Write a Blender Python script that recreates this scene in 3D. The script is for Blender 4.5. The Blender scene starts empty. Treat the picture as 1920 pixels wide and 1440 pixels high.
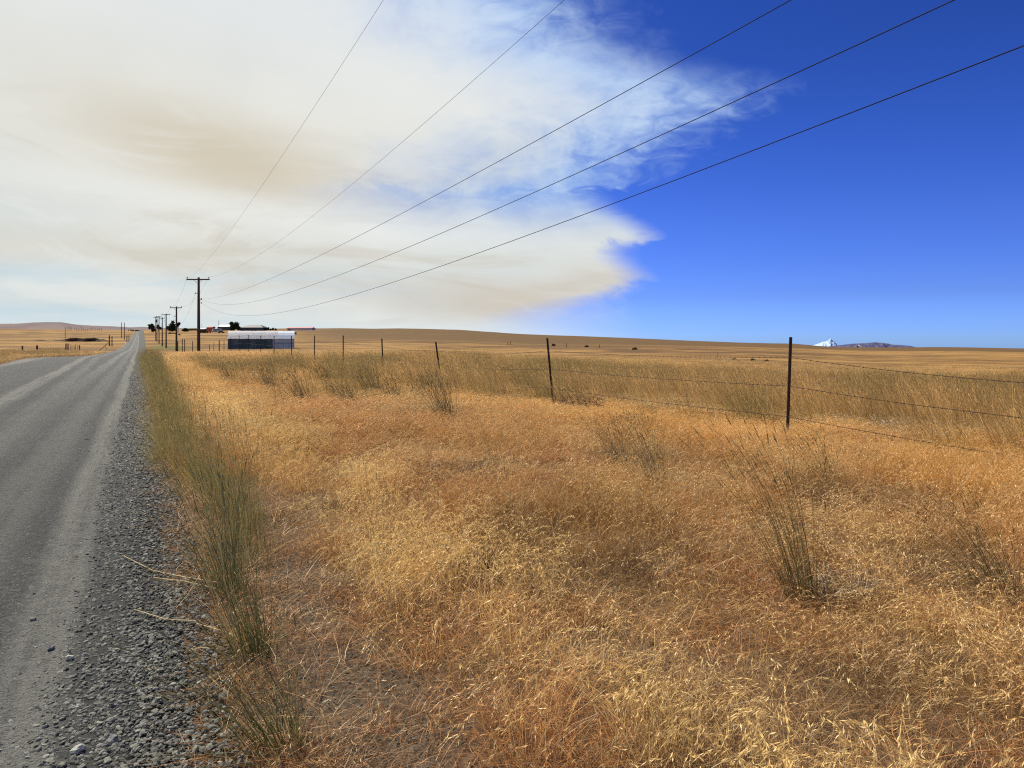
import bpy, math, random
import numpy as np
from mathutils import Vector, Matrix

# ------------------------------------------------------------------ camera, sky, sun, exposure
scene = bpy.context.scene
col = scene.collection
F = 1330.0          # focal length of the photograph in its own pixels (1920 wide)
HY = 640.0          # eye level row
S = (262.0 - 960.0) / F     # direction of the road: dX/dY

cam_d = bpy.data.cameras.new('camera')
cam = bpy.data.objects.new('camera', cam_d); col.objects.link(cam)
cam.location = (0, 0, 0); cam.rotation_euler = (math.radians(90), 0, 0)
cam_d.sensor_width = 36; cam_d.lens = 36 * F / 1920
cam_d.shift_y = -(720 - HY) / 1920
cam_d.clip_start = 0.05; cam_d.clip_end = 60000
scene.camera = cam

scene.view_settings.view_transform = 'Standard'
scene.view_settings.look = 'None'
scene.view_settings.exposure = 0.36
scene.view_settings.gamma = 1.0
scene.cycles.use_denoising = False
scene.cycles.filter_width = 1.15

SUN_EL, SUN_AZ = math.radians(47), math.radians(-42)     # azimuth from +Y, negative = left
sl = bpy.data.lights.new('sun', 'SUN'); sl.energy = 5.0; sl.angle = math.radians(0.6); sl.color = (1.0, 0.93, 0.80)
so = bpy.data.objects.new('sun', sl); col.objects.link(so)
sd = Vector((math.sin(SUN_AZ) * math.cos(SUN_EL), math.cos(SUN_AZ) * math.cos(SUN_EL), math.sin(SUN_EL)))
so.rotation_euler = (-sd).to_track_quat('-Z', 'Y').to_euler()
so.location = (0, 0, 50)

class NT:
    """tiny expression helper for shader nodes"""
    def __init__(s, tree): s.t = tree; s.n = tree.nodes; s.l = tree.links
    def node(s, typ, **kw):
        n = s.n.new(typ)
        for k, v in kw.items(): setattr(n, k, v)
        return n
    def put(s, sock, v):
        if v is None: return
        if isinstance(v, bpy.types.NodeSocket): s.l.new(v, sock)
        else: sock.default_value = v
    def m(s, op, a, b=None, c=None, clamp=False):
        n = s.node('ShaderNodeMath', operation=op, use_clamp=clamp)
        s.put(n.inputs[0], a); s.put(n.inputs[1], b); s.put(n.inputs[2], c)
        return n.outputs[0]
    def mr(s, v, a, b, c=0.0, d=1.0, smooth=True):
        n = s.node('ShaderNodeMapRange', interpolation_type='SMOOTHSTEP' if smooth else 'LINEAR')
        s.put(n.inputs[0], v); s.put(n.inputs[1], a); s.put(n.inputs[2], b); s.put(n.inputs[3], c); s.put(n.inputs[4], d)
        return n.outputs[0]
    def mix(s, f, a, b, blend='MIX'):
        n = s.node('ShaderNodeMix', data_type='RGBA', blend_type=blend)
        s.put(n.inputs[0], f)
        s.put(n.inputs[6], a if isinstance(a, bpy.types.NodeSocket) else (*a, 1.0))
        s.put(n.inputs[7], b if isinstance(b, bpy.types.NodeSocket) else (*b, 1.0))
        return n.outputs[2]
    def noise(s, vec, scale, detail=3.0, rough=0.55, dist=0.0, out=0):
        n = s.node('ShaderNodeTexNoise')
        s.put(n.inputs['Vector'], vec); n.inputs['Scale'].default_value = scale
        n.inputs['Detail'].default_value = detail; n.inputs['Roughness'].default_value = rough
        n.inputs['Distortion'].default_value = dist
        return n.outputs[out]
    def vmul(s, v, k):
        n = s.node('ShaderNodeVectorMath', operation='MULTIPLY')
        s.put(n.inputs[0], v); n.inputs[1].default_value = k
        return n.outputs[0]
    def comb(s, x, y, z):
        n = s.node('ShaderNodeCombineXYZ'); s.put(n.inputs[0], x); s.put(n.inputs[1], y); s.put(n.inputs[2], z)
        return n.outputs[0]
    def sep(s, v):
        n = s.node('ShaderNodeSeparateXYZ'); s.put(n.inputs[0], v); return n.outputs

def azel(x, y):
    a = math.atan((x - 960) / F)
    return a, math.atan((HY - y) / F * math.cos(a))

def build_world():
    w = bpy.data.worlds.new('World'); scene.world = w; w.use_nodes = True
    t = w.node_tree; t.nodes.clear(); N = NT(t)
    out = N.node('ShaderNodeOutputWorld')
    tc = N.node('ShaderNodeTexCoord'); d = tc.outputs['Generated']
    x, y, z = N.sep(d)
    az = N.m('ARCTAN2', x, y)
    el = N.m('ARCSINE', z)
    sky = N.node('ShaderNodeTexSky', sky_type='NISHITA')
    sky.sun_disc = False; sky.sun_elevation = SUN_EL; sky.sun_rotation = SUN_AZ
    sky.altitude = 700; sky.air_density = 1.0; sky.dust_density = 0.3; sky.ozone_density = 2.2
    hs = N.node('ShaderNodeHueSaturation'); hs.inputs['Saturation'].default_value = 1.28; hs.inputs['Hue'].default_value = 0.512
    N.l.new(sky.outputs[0], hs.inputs['Color'])
    # a polarised, dry-air sky: a little deeper overhead
    rp = N.node('ShaderNodeValToRGB'); N.put(rp.inputs[0], N.mr(el, 0.0, 0.5, 0.0, 1.0, smooth=False))
    stops = [(0.0, (.40, .72, 2.0)), (.026, (.38, .68, 2.0)), (.118, (.34, .52, 1.37)), (.314, (.38, .53, 1.2)), (.58, (.34, .485, 1.01)), (.74, (.32, .45, .90))]
    el_ = rp.color_ramp.elements
    while len(el_) < len(stops): el_.new(0.5)
    for e_, (p_, c_) in zip(el_, stops): e_.position = p_; e_.color = (*[k_ / 2 for k_ in c_], 1)
    dbl = N.node('ShaderNodeVectorMath', operation='SCALE'); N.l.new(rp.outputs[0], dbl.inputs[0]); dbl.inputs['Scale'].default_value = 2.0
    mul = N.node('ShaderNodeVectorMath', operation='MULTIPLY'); N.l.new(hs.outputs[0], mul.inputs[0]); N.l.new(dbl.outputs[0], mul.inputs[1])
    skyc = mul.outputs[0]
    bg1 = N.node('ShaderNodeBackground'); bg1.inputs[1].default_value = SKY_STR
    N.l.new(skyc, bg1.inputs[0])
    # smoke bank from a wildfire; edge azimuth as a curve of elevation
    n1 = N.noise(N.vmul(d, (1, 1, 1.6)), 7.0, 6, 0.6, 0.6)
    n2 = N.noise(N.vmul(d, (1, 1, 2.2)), 2.2, 5, 0.55, 0.4)
    n3 = N.noise(N.vmul(d, (0.8, 0.8, 2.0)), 22.0, 5, 0.6, 1.0)
    e_w = N.m('ADD', N.m('ADD', el, N.m('MULTIPLY', N.m('SUBTRACT', n1, 0.5), 0.03)), N.m('MULTIPLY', N.m('SUBTRACT', n3, 0.5), 0.035))
    fc = N.node('ShaderNodeFloatCurve')
    pts = [(-120, 1030), (-40, 1120), (0, 1190), (60, 1230), (110, 1350), (135, 1465), (165, 1505), (200, 1470), (245, 1400), (300, 1320), (345, 1250), (368, 1170), (390, 1180), (408, 1215), (422, 1235), (434, 1250), (446, 1230), (460, 1205), (480, 1200), (500, 1222), (518, 1238), (535, 1225), (560, 1195), (600, 1210), (640, 1260)]
    E0, E1, A0, A1 = -0.02, 0.56, -0.1, 0.6
    P = []
    for (yy, xx) in pts:
        a, e = azel(xx, yy)
        P.append(((e - E0) / (E1 - E0), (a - A0) / (A1 - A0)))
    P.sort()
    cv = fc.mapping.curves[0]
    cv.points[0].location = (0, P[0][1]); cv.points[1].location = (1, P[-1][1] - 0.05)
    for p in P: cv.points.new(*p)
    fc.mapping.update()
    N.put(fc.inputs[1], N.mr(e_w, E0, E1, 0, 1, smooth=False))
    edge = N.mr(fc.outputs[0], 0, 1, A0, A1, smooth=False)
    # softness of the edge: feathery in the upper lobe, crisp lower down
    up = N.mr(el, 0.19, 0.25)
    lo = N.mr(el, 0.085, 0.01)
    soft = N.m('ADD', 0.07, N.m('ADD', N.m('MULTIPLY', up, 0.14), N.m('MULTIPLY', lo, 0.22)))
    dd = N.m('SUBTRACT', edge, az)
    wisp = N.m('ADD', N.m('MULTIPLY', N.m('SUBTRACT', n3, 0.5), 0.9), N.m('MULTIPLY', N.m('SUBTRACT', n1, 0.5), 1.0))
    wisp = N.m('MULTIPLY', wisp, N.mr(el, -0.02, 0.05))
    q = N.m('ADD', N.m('DIVIDE', dd, soft), N.m('MULTIPLY', wisp, N.m('ADD', 0.55, N.m('MULTIPLY', up, 0.25))))
    mask = N.mr(q, -0.02, 1.05)
    behind = N.mr(az, 2.4, 3.0)
    mask = N.m('MAXIMUM', mask, behind)
    # opacity of the veil: thin blue showing through in the upper lobe
    a0, _ = azel(960, 200)
    # smoke colours
    base = (0.80, 0.82, 0.80)
    def blob(cx, cy, rx, ry, tilt, lo_, hi_, warp=0.10):
        a, e = azel(cx, cy)
        da = N.m('SUBTRACT', az, a); de = N.m('SUBTRACT', el, e)
        c, s_ = math.cos(tilt), math.sin(tilt)
        p1 = N.m('DIVIDE', N.m('ADD', N.m('MULTIPLY', da, c), N.m('MULTIPLY', de, s_)), rx / F)
        p2 = N.m('DIVIDE', N.m('SUBTRACT', N.m('MULTIPLY', de, c), N.m('MULTIPLY', da, s_)), ry / F)
        r = N.m('SQRT', N.m('ADD', N.m('MULTIPLY', p1, p1), N.m('MULTIPLY', p2, p2)))
        r = N.m('ADD', r, N.m('MULTIPLY', N.m('SUBTRACT', n2, 0.5), warp * 8))
        return N.mr(r, hi_, lo_)
    c = N.mix(N.mr(n2, 0.35, 0.68), (0.68, 0.72, 0.71), (0.81, 0.82, 0.78))
    top = N.mr(el, 0.22, 0.44)
    c = N.mix(N.m('MULTIPLY', top, 0.7), c, (0.78, 0.81, 0.82))
    cream = blob(300, 250, 560, 170, -0.10, 0.2, 1.3, .06)
    c = N.mix(N.m('MULTIPLY', cream, 0.5), c, (0.80, 0.76, 0.67))
    tan = blob(430, 300, 270, 88, -0.20, 0.0, 1.35, .04)
    c = N.mix(N.m('MULTIPLY', tan, 0.85), c, (0.62, 0.545, 0.41))
    tan2 = blob(980, 320, 260, 70, 0.15, 0.1, 1.3)
    c = N.mix(N.m('MULTIPLY', tan2, 0.55), c, (0.62, 0.58, 0.50))
    tan3 = blob(960, 575, 360, 50, -0.08, 0.1, 1.3)
    c = N.mix(N.m('MULTIPLY', tan3, 0.75), c, (0.62, 0.54, 0.45))
    tan4 = blob(230, 470, 420, 45, 0.0, 0.1, 1.3)
    c = N.mix(N.m('MULTIPLY', tan4, 0.5), c, (0.66, 0.63, 0.54))
    tan5 = blob(1120, 520, 160, 40, 0.1, 0.1, 1.3)
    c = N.mix(N.m('MULTIPLY', tan5, 0.4), c, (0.72, 0.67, 0.60))
    st = N.noise(N.vmul(d, (1, 1, 4.5)), 3.6, 6, .6, 1.2)
    c = N.mix(N.m('MULTIPLY', N.mr(st, .48, .68), N.mr(el, .34, .16, 0, .55)), c, (.60, .555, .475))
    c = N.mix(N.m('MULTIPLY', N.mr(st, .46, .30), N.mr(el, .40, .16, 0, .5)), c, (.80, .83, .81))
    white = blob(560, 405, 480, 32, -0.08, 0.1, 1.4)
    c = N.mix(N.m('MULTIPLY', white, 0.6), c, (0.84, 0.87, 0.85))
    blue = N.m('MULTIPLY', N.mr(N.noise(N.vmul(d, (1, 1, 9)), 3.2, 4, 0.5, 0.3), 0.42, 0.66), N.mr(el, 0.115, 0.06))
    blue = N.m('MULTIPLY', blue, N.mr(az, 0.0, -0.35))
    c = N.mix(N.m('MULTIPLY', blue, 0.8), c, (0.50, 0.66, 0.76))
    hz = N.mr(el, 0.05, 0.0)
    c = N.mix(N.m('MULTIPLY', hz, 0.75), c, (0.74, 0.82, 0.84))
    # the thin upper lobe scatters blue
    lobe = N.mr(N.m('ADD', dd, N.m('MULTIPLY', N.m('SUBTRACT', n1, .5), .25)), 0.52, 0.10)
    lobe = N.m('MULTIPLY', lobe, N.mr(el, 0.12, 0.22))
    c = N.mix(N.m('MULTIPLY', lobe, 0.95), c, N.mix(N.mr(N.m('ADD', N.m('MULTIPLY', n3, .4), N.m('MULTIPLY', n1, .6)), .35, .65), (0.20, 0.38, 0.82), (0.45, 0.63, 0.92)))
    # finer mottling
    c = N.mix(N.mr(n1, 0.3, 0.75, 0.0, 0.08), c, (0.95, 0.95, 0.92))
    # opacity
    op = N.mix(N.m('MULTIPLY', N.mr(dd, 0.20, 0.0), N.mr(el, 0.15, 0.24)), (1, 1, 1), (0.84, 0.84, 0.84))
    opx = N.sep(op)[0]
    mask = N.m('MULTIPLY', mask, opx)
    bg2 = N.node('ShaderNodeBackground'); bg2.inputs[1].default_value = 0.78
    N.l.new(c, bg2.inputs[0])
    ms = N.node('ShaderNodeMixShader')
    N.put(ms.inputs[0], mask); N.l.new(bg1.outputs[0], ms.inputs[1]); N.l.new(bg2.outputs[0], ms.inputs[2])
    N.l.new(ms.outputs[0], out.inputs[0])
    w.cycles.sampling_method = 'MANUAL'; w.cycles.sample_map_resolution = 1024
SKY_STR = 0.078
build_world()

# ------------------------------------------------------------------ helpers
rng = np.random.default_rng(7)

def tag(o, label=None, cat=None, group=None, kind=None):
    if label: o['label'] = label
    if cat: o['category'] = cat
    if group: o['group'] = group
    if kind: o['kind'] = kind
    return o

def empty(name, loc=(0, 0, 0), rz=0.0):
    o = bpy.data.objects.new(name, None); col.objects.link(o)
    o.location = loc; o.rotation_euler = (0, 0, rz); o.empty_display_size = 0.1
    return o

class MB:
    def __init__(s): s.v = []; s.f = []
    def add(s, vs, fs):
        b = len(s.v); s.v += [tuple(v) for v in vs]; s.f += [tuple(i + b for i in f) for f in fs]
        return s
    def box(s, c, d, rot=None):
        x, y, z = (k / 2 for k in d); vs = [Vector((i * x, j * y, k * z)) for i in (-1, 1) for j in (-1, 1) for k in (-1, 1)]
        if rot is not None: vs = [rot @ v for v in vs]
        c = Vector(c)
        return s.add([v + c for v in vs], [(0, 1, 3, 2), (4, 6, 7, 5), (0, 4, 5, 1), (2, 3, 7, 6), (0, 2, 6, 4), (1, 5, 7, 3)])
    def tube(s, pts, rad, n=8, cap=True):
        pts = [Vector(p) for p in pts]
        if not hasattr(rad, '__len__'): rad = [rad] * len(pts)
        rings = []; vs = []; fs = []
        for i, p in enumerate(pts):
            a = pts[max(0, i - 1)]; b = pts[min(len(pts) - 1, i + 1)]
            t = (b - a).normalized()
            u = t.cross(Vector((0, 0, 1)));
            if u.length < 1e-3: u = Vector((1, 0, 0))
            u.normalize(); w = t.cross(u)
            for k in range(n):
                an = 2 * math.pi * k / n
                vs.append(p + (u * math.cos(an) + w * math.sin(an)) * rad[i])
        for i in range(len(pts) - 1):
            for k in range(n):
                k2 = (k + 1) % n
                fs.append((i * n + k, i * n + k2, (i + 1) * n + k2, (i + 1) * n + k))
        if cap:
            fs.append(tuple(range(n))[::-1]); m = (len(pts) - 1) * n; fs.append(tuple(range(m, m + n)))
        return s.add(vs, fs)
    def prism(s, prof, a, b, axis='x'):
        """profile of (h, z) extruded from a to b"""
        n = len(prof); vs = []
        for q in (a, b):
            for (h, z) in prof: vs.append((q, h, z) if axis == 'x' else (h, q, z))
        fs = [tuple(range(n)), tuple(range(n, 2 * n))[::-1]]
        for k in range(n): fs.append((k, (k + 1) % n, n + (k + 1) % n, n + k))
        return s.add(vs, fs)
    def build(s, name, mat, parent=None, smooth=False):
        me = bpy.data.meshes.new(name); me.from_pydata(s.v, [], s.f); me.validate()
        me.materials.append(mat)
        if smooth: me.polygons.foreach_set('use_smooth', [True] * len(me.polygons))
        o = bpy.data.objects.new(name, me); col.objects.link(o)
        if parent: o.parent = parent
        return o

def copy_tree(o, parent=None):
    c = o.copy(); col.objects.link(c); c.parent = parent
    for ch in list(o.children): copy_tree(ch, c)
    return c

def np_mesh(name, verts, faces_flat, loop_start, mat=None, attrs=None):
    """fast mesh from numpy; faces_flat indices, loop_start starts"""
    me = bpy.data.meshes.new(name)
    me.vertices.add(len(verts)); me.vertices.foreach_set('co', np.asarray(verts, np.float32).ravel())
    if len(loop_start):
        me.loops.add(len(faces_flat)); me.loops.foreach_set('vertex_index', np.asarray(faces_flat, np.int32))
        me.polygons.add(len(loop_start)); me.polygons.foreach_set('loop_start', np.asarray(loop_start, np.int32))
    for k, (typ, arr) in (attrs or {}).items():
        a = me.attributes.new(k, typ, 'POINT')
        key = {'FLOAT': 'value', 'INT': 'value', 'FLOAT_VECTOR': 'vector', 'FLOAT_COLOR': 'color'}[typ]
        a.data.foreach_set(key, np.asarray(arr, np.int32 if typ == 'INT' else np.float32).ravel())
    me.update(calc_edges=True)
    if mat: me.materials.append(mat)
    return me

# value noise in numpy
class VN:
    def __init__(s, seed): s.g = np.random.default_rng(seed).random((256, 256))
    def __call__(s, x, y):
        x = np.asarray(x, float); y = np.asarray(y, float)
        xi = np.floor(x).astype(int); yi = np.floor(y).astype(int); fx = x - xi; fy = y - yi
        fx = fx * fx * (3 - 2 * fx); fy = fy * fy * (3 - 2 * fy)
        g = s.g; a = g[xi % 256, yi % 256]; b = g[(xi + 1) % 256, yi % 256]; c = g[xi % 256, (yi + 1) % 256]; d = g[(xi + 1) % 256, (yi + 1) % 256]
        return (a * (1 - fx) + b * fx) * (1 - fy) + (c * (1 - fx) + d * fx) * fy
    def fbm(s, x, y, o=4):
        r = 0; a = 0.5; t = 0
        for k in range(o):
            r = r + a * s(x * 2 ** k + 17.3 * k, y * 2 ** k + 9.1 * k); t += a; a *= 0.55
        return r / t
vn1, vn2, vn3, vn4 = VN(1), VN(2), VN(3), VN(4)
def sst(a, b, x):
    t = np.clip((np.asarray(x, float) - a) / (b - a), 0, 1); return t * t * (3 - 2 * t)

# ------------------------------------------------------------------ terrain
ridge_px = np.array([(-900, 616), (-300, 617), (0, 616), (60, 617), (120, 617.5), (200, 618.5), (250, 619.5), (262, 619.5), (275, 619), (300, 617.5), (400, 617), (500, 615.8), (560, 615.2), (600, 615.6), (640, 615.2), (700, 616.2), (750, 615.2), (790, 616), (860, 617.8), (920, 622), (980, 626), (1028, 628), (1100, 630.5), (1200, 634.5), (1300, 639), (1400, 642.5), (1450, 643.5), (1490, 644), (1530, 648), (1570, 650.5), (1640, 651.5), (1700, 651.5), (1760, 650.5), (1820, 651.3), (1920, 653.3), (2400, 658), (3200, 662)])
rt = (ridge_px[:, 0] - 960) / F; re = (HY - ridge_px[:, 1]) / F
kr_Y = np.array([0, 60, 100, 140, 200, 266, 372, 480, 580, 640, 700]); kr_k = np.array([1.5, 2.4, 3.2, 4.15, 4.6, 4.4, 3.7, 2.1, .5, 0, 0])
kl_Y = np.array([0, 8, 12, 18, 25, 50, 200, 400, 640, 700]); kl_k = np.array([1.5, 1.54, 1.64, 1.82, 2.0, 2.0, 2.05, 1.5, .0, 0])
DR = 640.0
def height(X, Y):
    X = np.asarray(X, float); Y = np.asarray(Y, float)
    u = X - S * Y
    Yc = np.maximum(Y, 0.0)
    t = np.clip(X / np.maximum(Yc, 40.0), -2.2, 2.2)
    e = np.interp(t, rt, re)
    e_s = (np.interp(t - .05, rt, re) + np.interp(t + .05, rt, re) + e) / 3
    e = e_s + (e - e_s) * sst(250, 560, Y)
    kr = np.interp(Yc, kr_Y, kr_k); kl = np.interp(Yc, kl_Y, kl_k)
    wt = 1 - sst(-.15, .35, t)
    wu = np.maximum(1 - sst(1.5, 9, u), sst(42, 95, Yc))
    w = wt * wu
    k = kr * w + kl * (1 - w)
    D = DR + 40 * (vn3(t * 9 + 40, t * 0 + 3) - .5)
    h = e * np.minimum(Yc, D) - k
    h = np.where(Yc > D, h - (Yc - D) * 0.035, h)
    h = np.maximum(h, -60.0)
    h = h - 0.0 * u
    # small undulation away from the road
    off = sst(1.0, 6.0, np.abs(u + 2.0) - 3.5)
    amp = 0.05 + 0.25 * sst(40, 150, Yc) + .5 * sst(200, 450, Yc) * (1 - sst(600, 640, Yc))
    h = h + off * amp * (vn1.fbm(X / 18 + 50, Y / 18 + 50, 3) - .5) * (1 - sst(590, 640, Yc))
    # small humps and furrows in the verge close to the camera
    h = h + 0.05 * sst(.3, 1.2, u) * (vn2.fbm(X * 1.3 + 30, Y * 1.3 + 30, 3) - .5) * (1 - sst(30, 60, Yc))
    return h

def gh(x, y): return float(height(x, y))
def at(px, Y):                     # ground point seen in column px at depth Y
    X = (px - 960) / F * Y
    return Vector((X, Y, gh(X, Y)))

def axis_lines(lo, hi, step0, g):
    r = [0.0]; s = step0
    while r[-1] < hi: r.append(r[-1] + s); s *= g
    l = [0.0]; s = step0
    while l[-1] > lo: l.append(l[-1] - s); s *= g
    return np.array(sorted(set(l[1:] + r)))

def grid_obj(name, xs, ys, zf, xf, mat, attrs=None):
    nx, ny = len(xs), len(ys)
    A, B = np.meshgrid(xs, ys, indexing='ij')
    X = xf(A, B); Y = B
    Z = zf(X, Y, A)
    v = np.stack([X, Y, Z], -1).reshape(-1, 3)
    i, j = np.meshgrid(np.arange(nx - 1), np.arange(ny - 1), indexing='ij')
    a = (i * ny + j).ravel()
    f = np.stack([a, a + ny, a + ny + 1, a + 1], -1)
    at_ = {}
    for k, (typ, fn) in (attrs or {}).items(): at_[k] = (typ, fn(X.ravel(), Y.ravel(), A.ravel()))
    me = np_mesh(name, v, f.ravel(), np.arange(len(f)) * 4, mat, at_)
    me.polygons.foreach_set('use_smooth', np.ones(len(f), bool))
    o = bpy.data.objects.new(name, me); col.objects.link(o)
    return o

def new_mat(name):
    m = bpy.data.materials.new(name); m.use_nodes = True
    t = m.node_tree; t.nodes.clear(); N = NT(t)
    out = N.node('ShaderNodeOutputMaterial')
    return m, N, out

def pbr(N, out, colr, rough=0.8, bump=None, bstr=0.3, bdist=0.01, metal=0.0, spec=0.3):
    b = N.node('ShaderNodeBsdfPrincipled')
    if isinstance(colr, bpy.types.NodeSocket): N.l.new(colr, b.inputs['Base Color'])
    else: b.inputs['Base Color'].default_value = (*colr, 1)
    N.put(b.inputs['Roughness'], rough); b.inputs['Metallic'].default_value = metal
    b.inputs['Specular IOR Level'].default_value = spec
    if bump is not None:
        bn = N.node('ShaderNodeBump'); bn.inputs['Strength'].default_value = bstr; bn.inputs['Distance'].default_value = bdist
        N.l.new(bump, bn.inputs['Height']); N.l.new(bn.outputs[0], b.inputs['Normal'])
    N.l.new(b.outputs[0], out.inputs[0])
    return b

def simple(name, c1, c2=None, scale=5.0, rough=0.8, bstr=0.0, metal=0.0, stretch=(1, 1, 1), spec=.3):
    m, N, out = new_mat(name)
    tc = N.node('ShaderNodeTexCoord')
    n = N.noise(N.vmul(tc.outputs['Object'], stretch), scale, 4, .6)
    c = N.mix(N.mr(n, .3, .7), c1, c2 or tuple(k * .6 for k in c1))
    pbr(N, out, c, rough, n if bstr else None, bstr, .01, metal, spec)
    return m

def field_colour(N, P):
    """dry field seen from afar: gold, straw and brown bands"""
    n1 = N.noise(N.vmul(P, (1, 1, 0)), 0.010, 5, .6, .5)
    n2 = N.noise(N.vmul(P, (1, 1.6, 0)), 0.06, 5, .65, .3)
    n3 = N.noise(N.vmul(P, (1, 1, 0)), 1.1, 4, .7)
    n5 = N.noise(N.vmul(P, (.25, 1, 0)), 0.035, 4, .6, .8)
    n7 = N.noise(N.vmul(P, (.5, 1, 0)), 0.0085, 3, .5, .4)
    c = N.mix(N.mr(n7, .44, .56), (.255, .138, .040), (.125, .067, .023))
    c = N.mix(N.m('MULTIPLY', N.mr(n1, .50, .56), .8), c, (.32, .18, .054))
    c = N.mix(N.mr(n2, .49, .62), c, (.335, .19, .060))
    c = N.mix(N.mr(n2, .46, .34), c, (.115, .064, .025))
    c = N.mix(N.m('MULTIPLY', N.mr(n5, .53, .60), .8), c, (.10, .058, .028))
    c = N.mix(N.m('MULTIPLY', N.mr(n3, .47, .33), .7), c, (.12, .08, .04))
    c = N.mix(N.m('MULTIPLY', N.mr(n3, .55, .8), .45), c, (.42, .27, .10))
    return c, n3

def mat_ground():
    m, N, out = new_mat('dry_ground')
    g = N.node('ShaderNodeNewGeometry'); P = g.outputs['Position']
    fa = N.node('ShaderNodeAttribute', attribute_name='field')
    ga = N.node('ShaderNodeAttribute', attribute_name='green')
    fc, n3 = field_colour(N, P)
    s1 = N.noise(P, 28, 6, .7); s2 = N.noise(P, 3.0, 4, .6); s3 = N.noise(P, 160, 3, .7)
    soil = N.mix(N.mr(s1, .35, .65), (.070, .044, .026), (.17, .105, .060))
    soil = N.mix(N.m('MULTIPLY', N.mr(s2, .4, .65), .6), soil, (.20, .115, .055))
    soil = N.mix(N.m('MULTIPLY', N.mr(s3, .55, .7), .5), soil, (.30, .20, .12))
    gr = N.node('ShaderNodeAttribute', attribute_name='grit')
    soil = N.mix(gr.outputs['Fac'], soil, N.mix(N.mr(s1, .35, .65), (.050, .042, .032), (.16, .13, .095)))
    c = N.mix(fa.outputs['Fac'], soil, fc)
    fb = N.node('ShaderNodeAttribute', attribute_name='brown')
    c = N.mix(fb.outputs['Fac'], c, N.mix(N.mr(n3, .35, .65), (.095, .055, .020), (.135, .080, .030)))
    c = N.mix(ga.outputs['Fac'], c, (.10, .105, .022))
    pbr(N, out, c, .95, N.m('ADD', s1, N.m('MULTIPLY', s3, .3)), .9, .03, spec=.1)
    return m

M_ground = mat_ground()
ys = np.concatenate([axis_lines(-300, 4200, .25, 1.03)])
xs = axis_lines(-4200, 4200, .25, 1.03)
def a_field(X, Y, A):
    d = np.hypot(X, Y); u = X - S * Y
    f = sst(30 - 6 * sst(-.1, .35, X / np.maximum(Y, 5)), 52 - 18 * sst(-.1, .35, X / np.maximum(Y, 5)), Y - 42 * (u < -3) + 9 * (vn2.fbm(X / 7 + 9, Y / 7 + 9, 3) - .5))
    f = np.maximum(f, sst(30, 60, d) * (Y < 0))
    return f
def a_green(X, Y, A):
    u = X - S * Y
    g = sst(2.0, 3.2, u) * (1 - sst(9, 14, u)) * sst(148, 160, Y) * (1 - sst(196, 215, Y))
    return g * .85
def a_brown(X, Y, A):
    t = X / np.maximum(Y, 1.0)
    f = sst(190, 300, Y + 90 * (vn1.fbm(X / 90 + 7, Y / 200 + 3, 3) - .5) - 60 * sst(.2, .5, t)) * sst(-.36, -.22, t)
    return f * .92
ground = grid_obj('ground', xs, ys, lambda X, Y, A: height(X, Y), lambda A, B: A + S * np.clip(B, -300, 60) * np.exp(-(A / 900) ** 2), M_ground, {'field': ('FLOAT', a_field), 'grit': ('FLOAT', lambda X, Y, A: .8 * np.exp(-((X - S * Y - .9) / .34) ** 2)), 'brown': ('FLOAT', a_brown), 'green': ('FLOAT', a_green)})
tag(ground, 'dry golden rangeland sloping up to the horizon', kind='structure')

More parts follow.
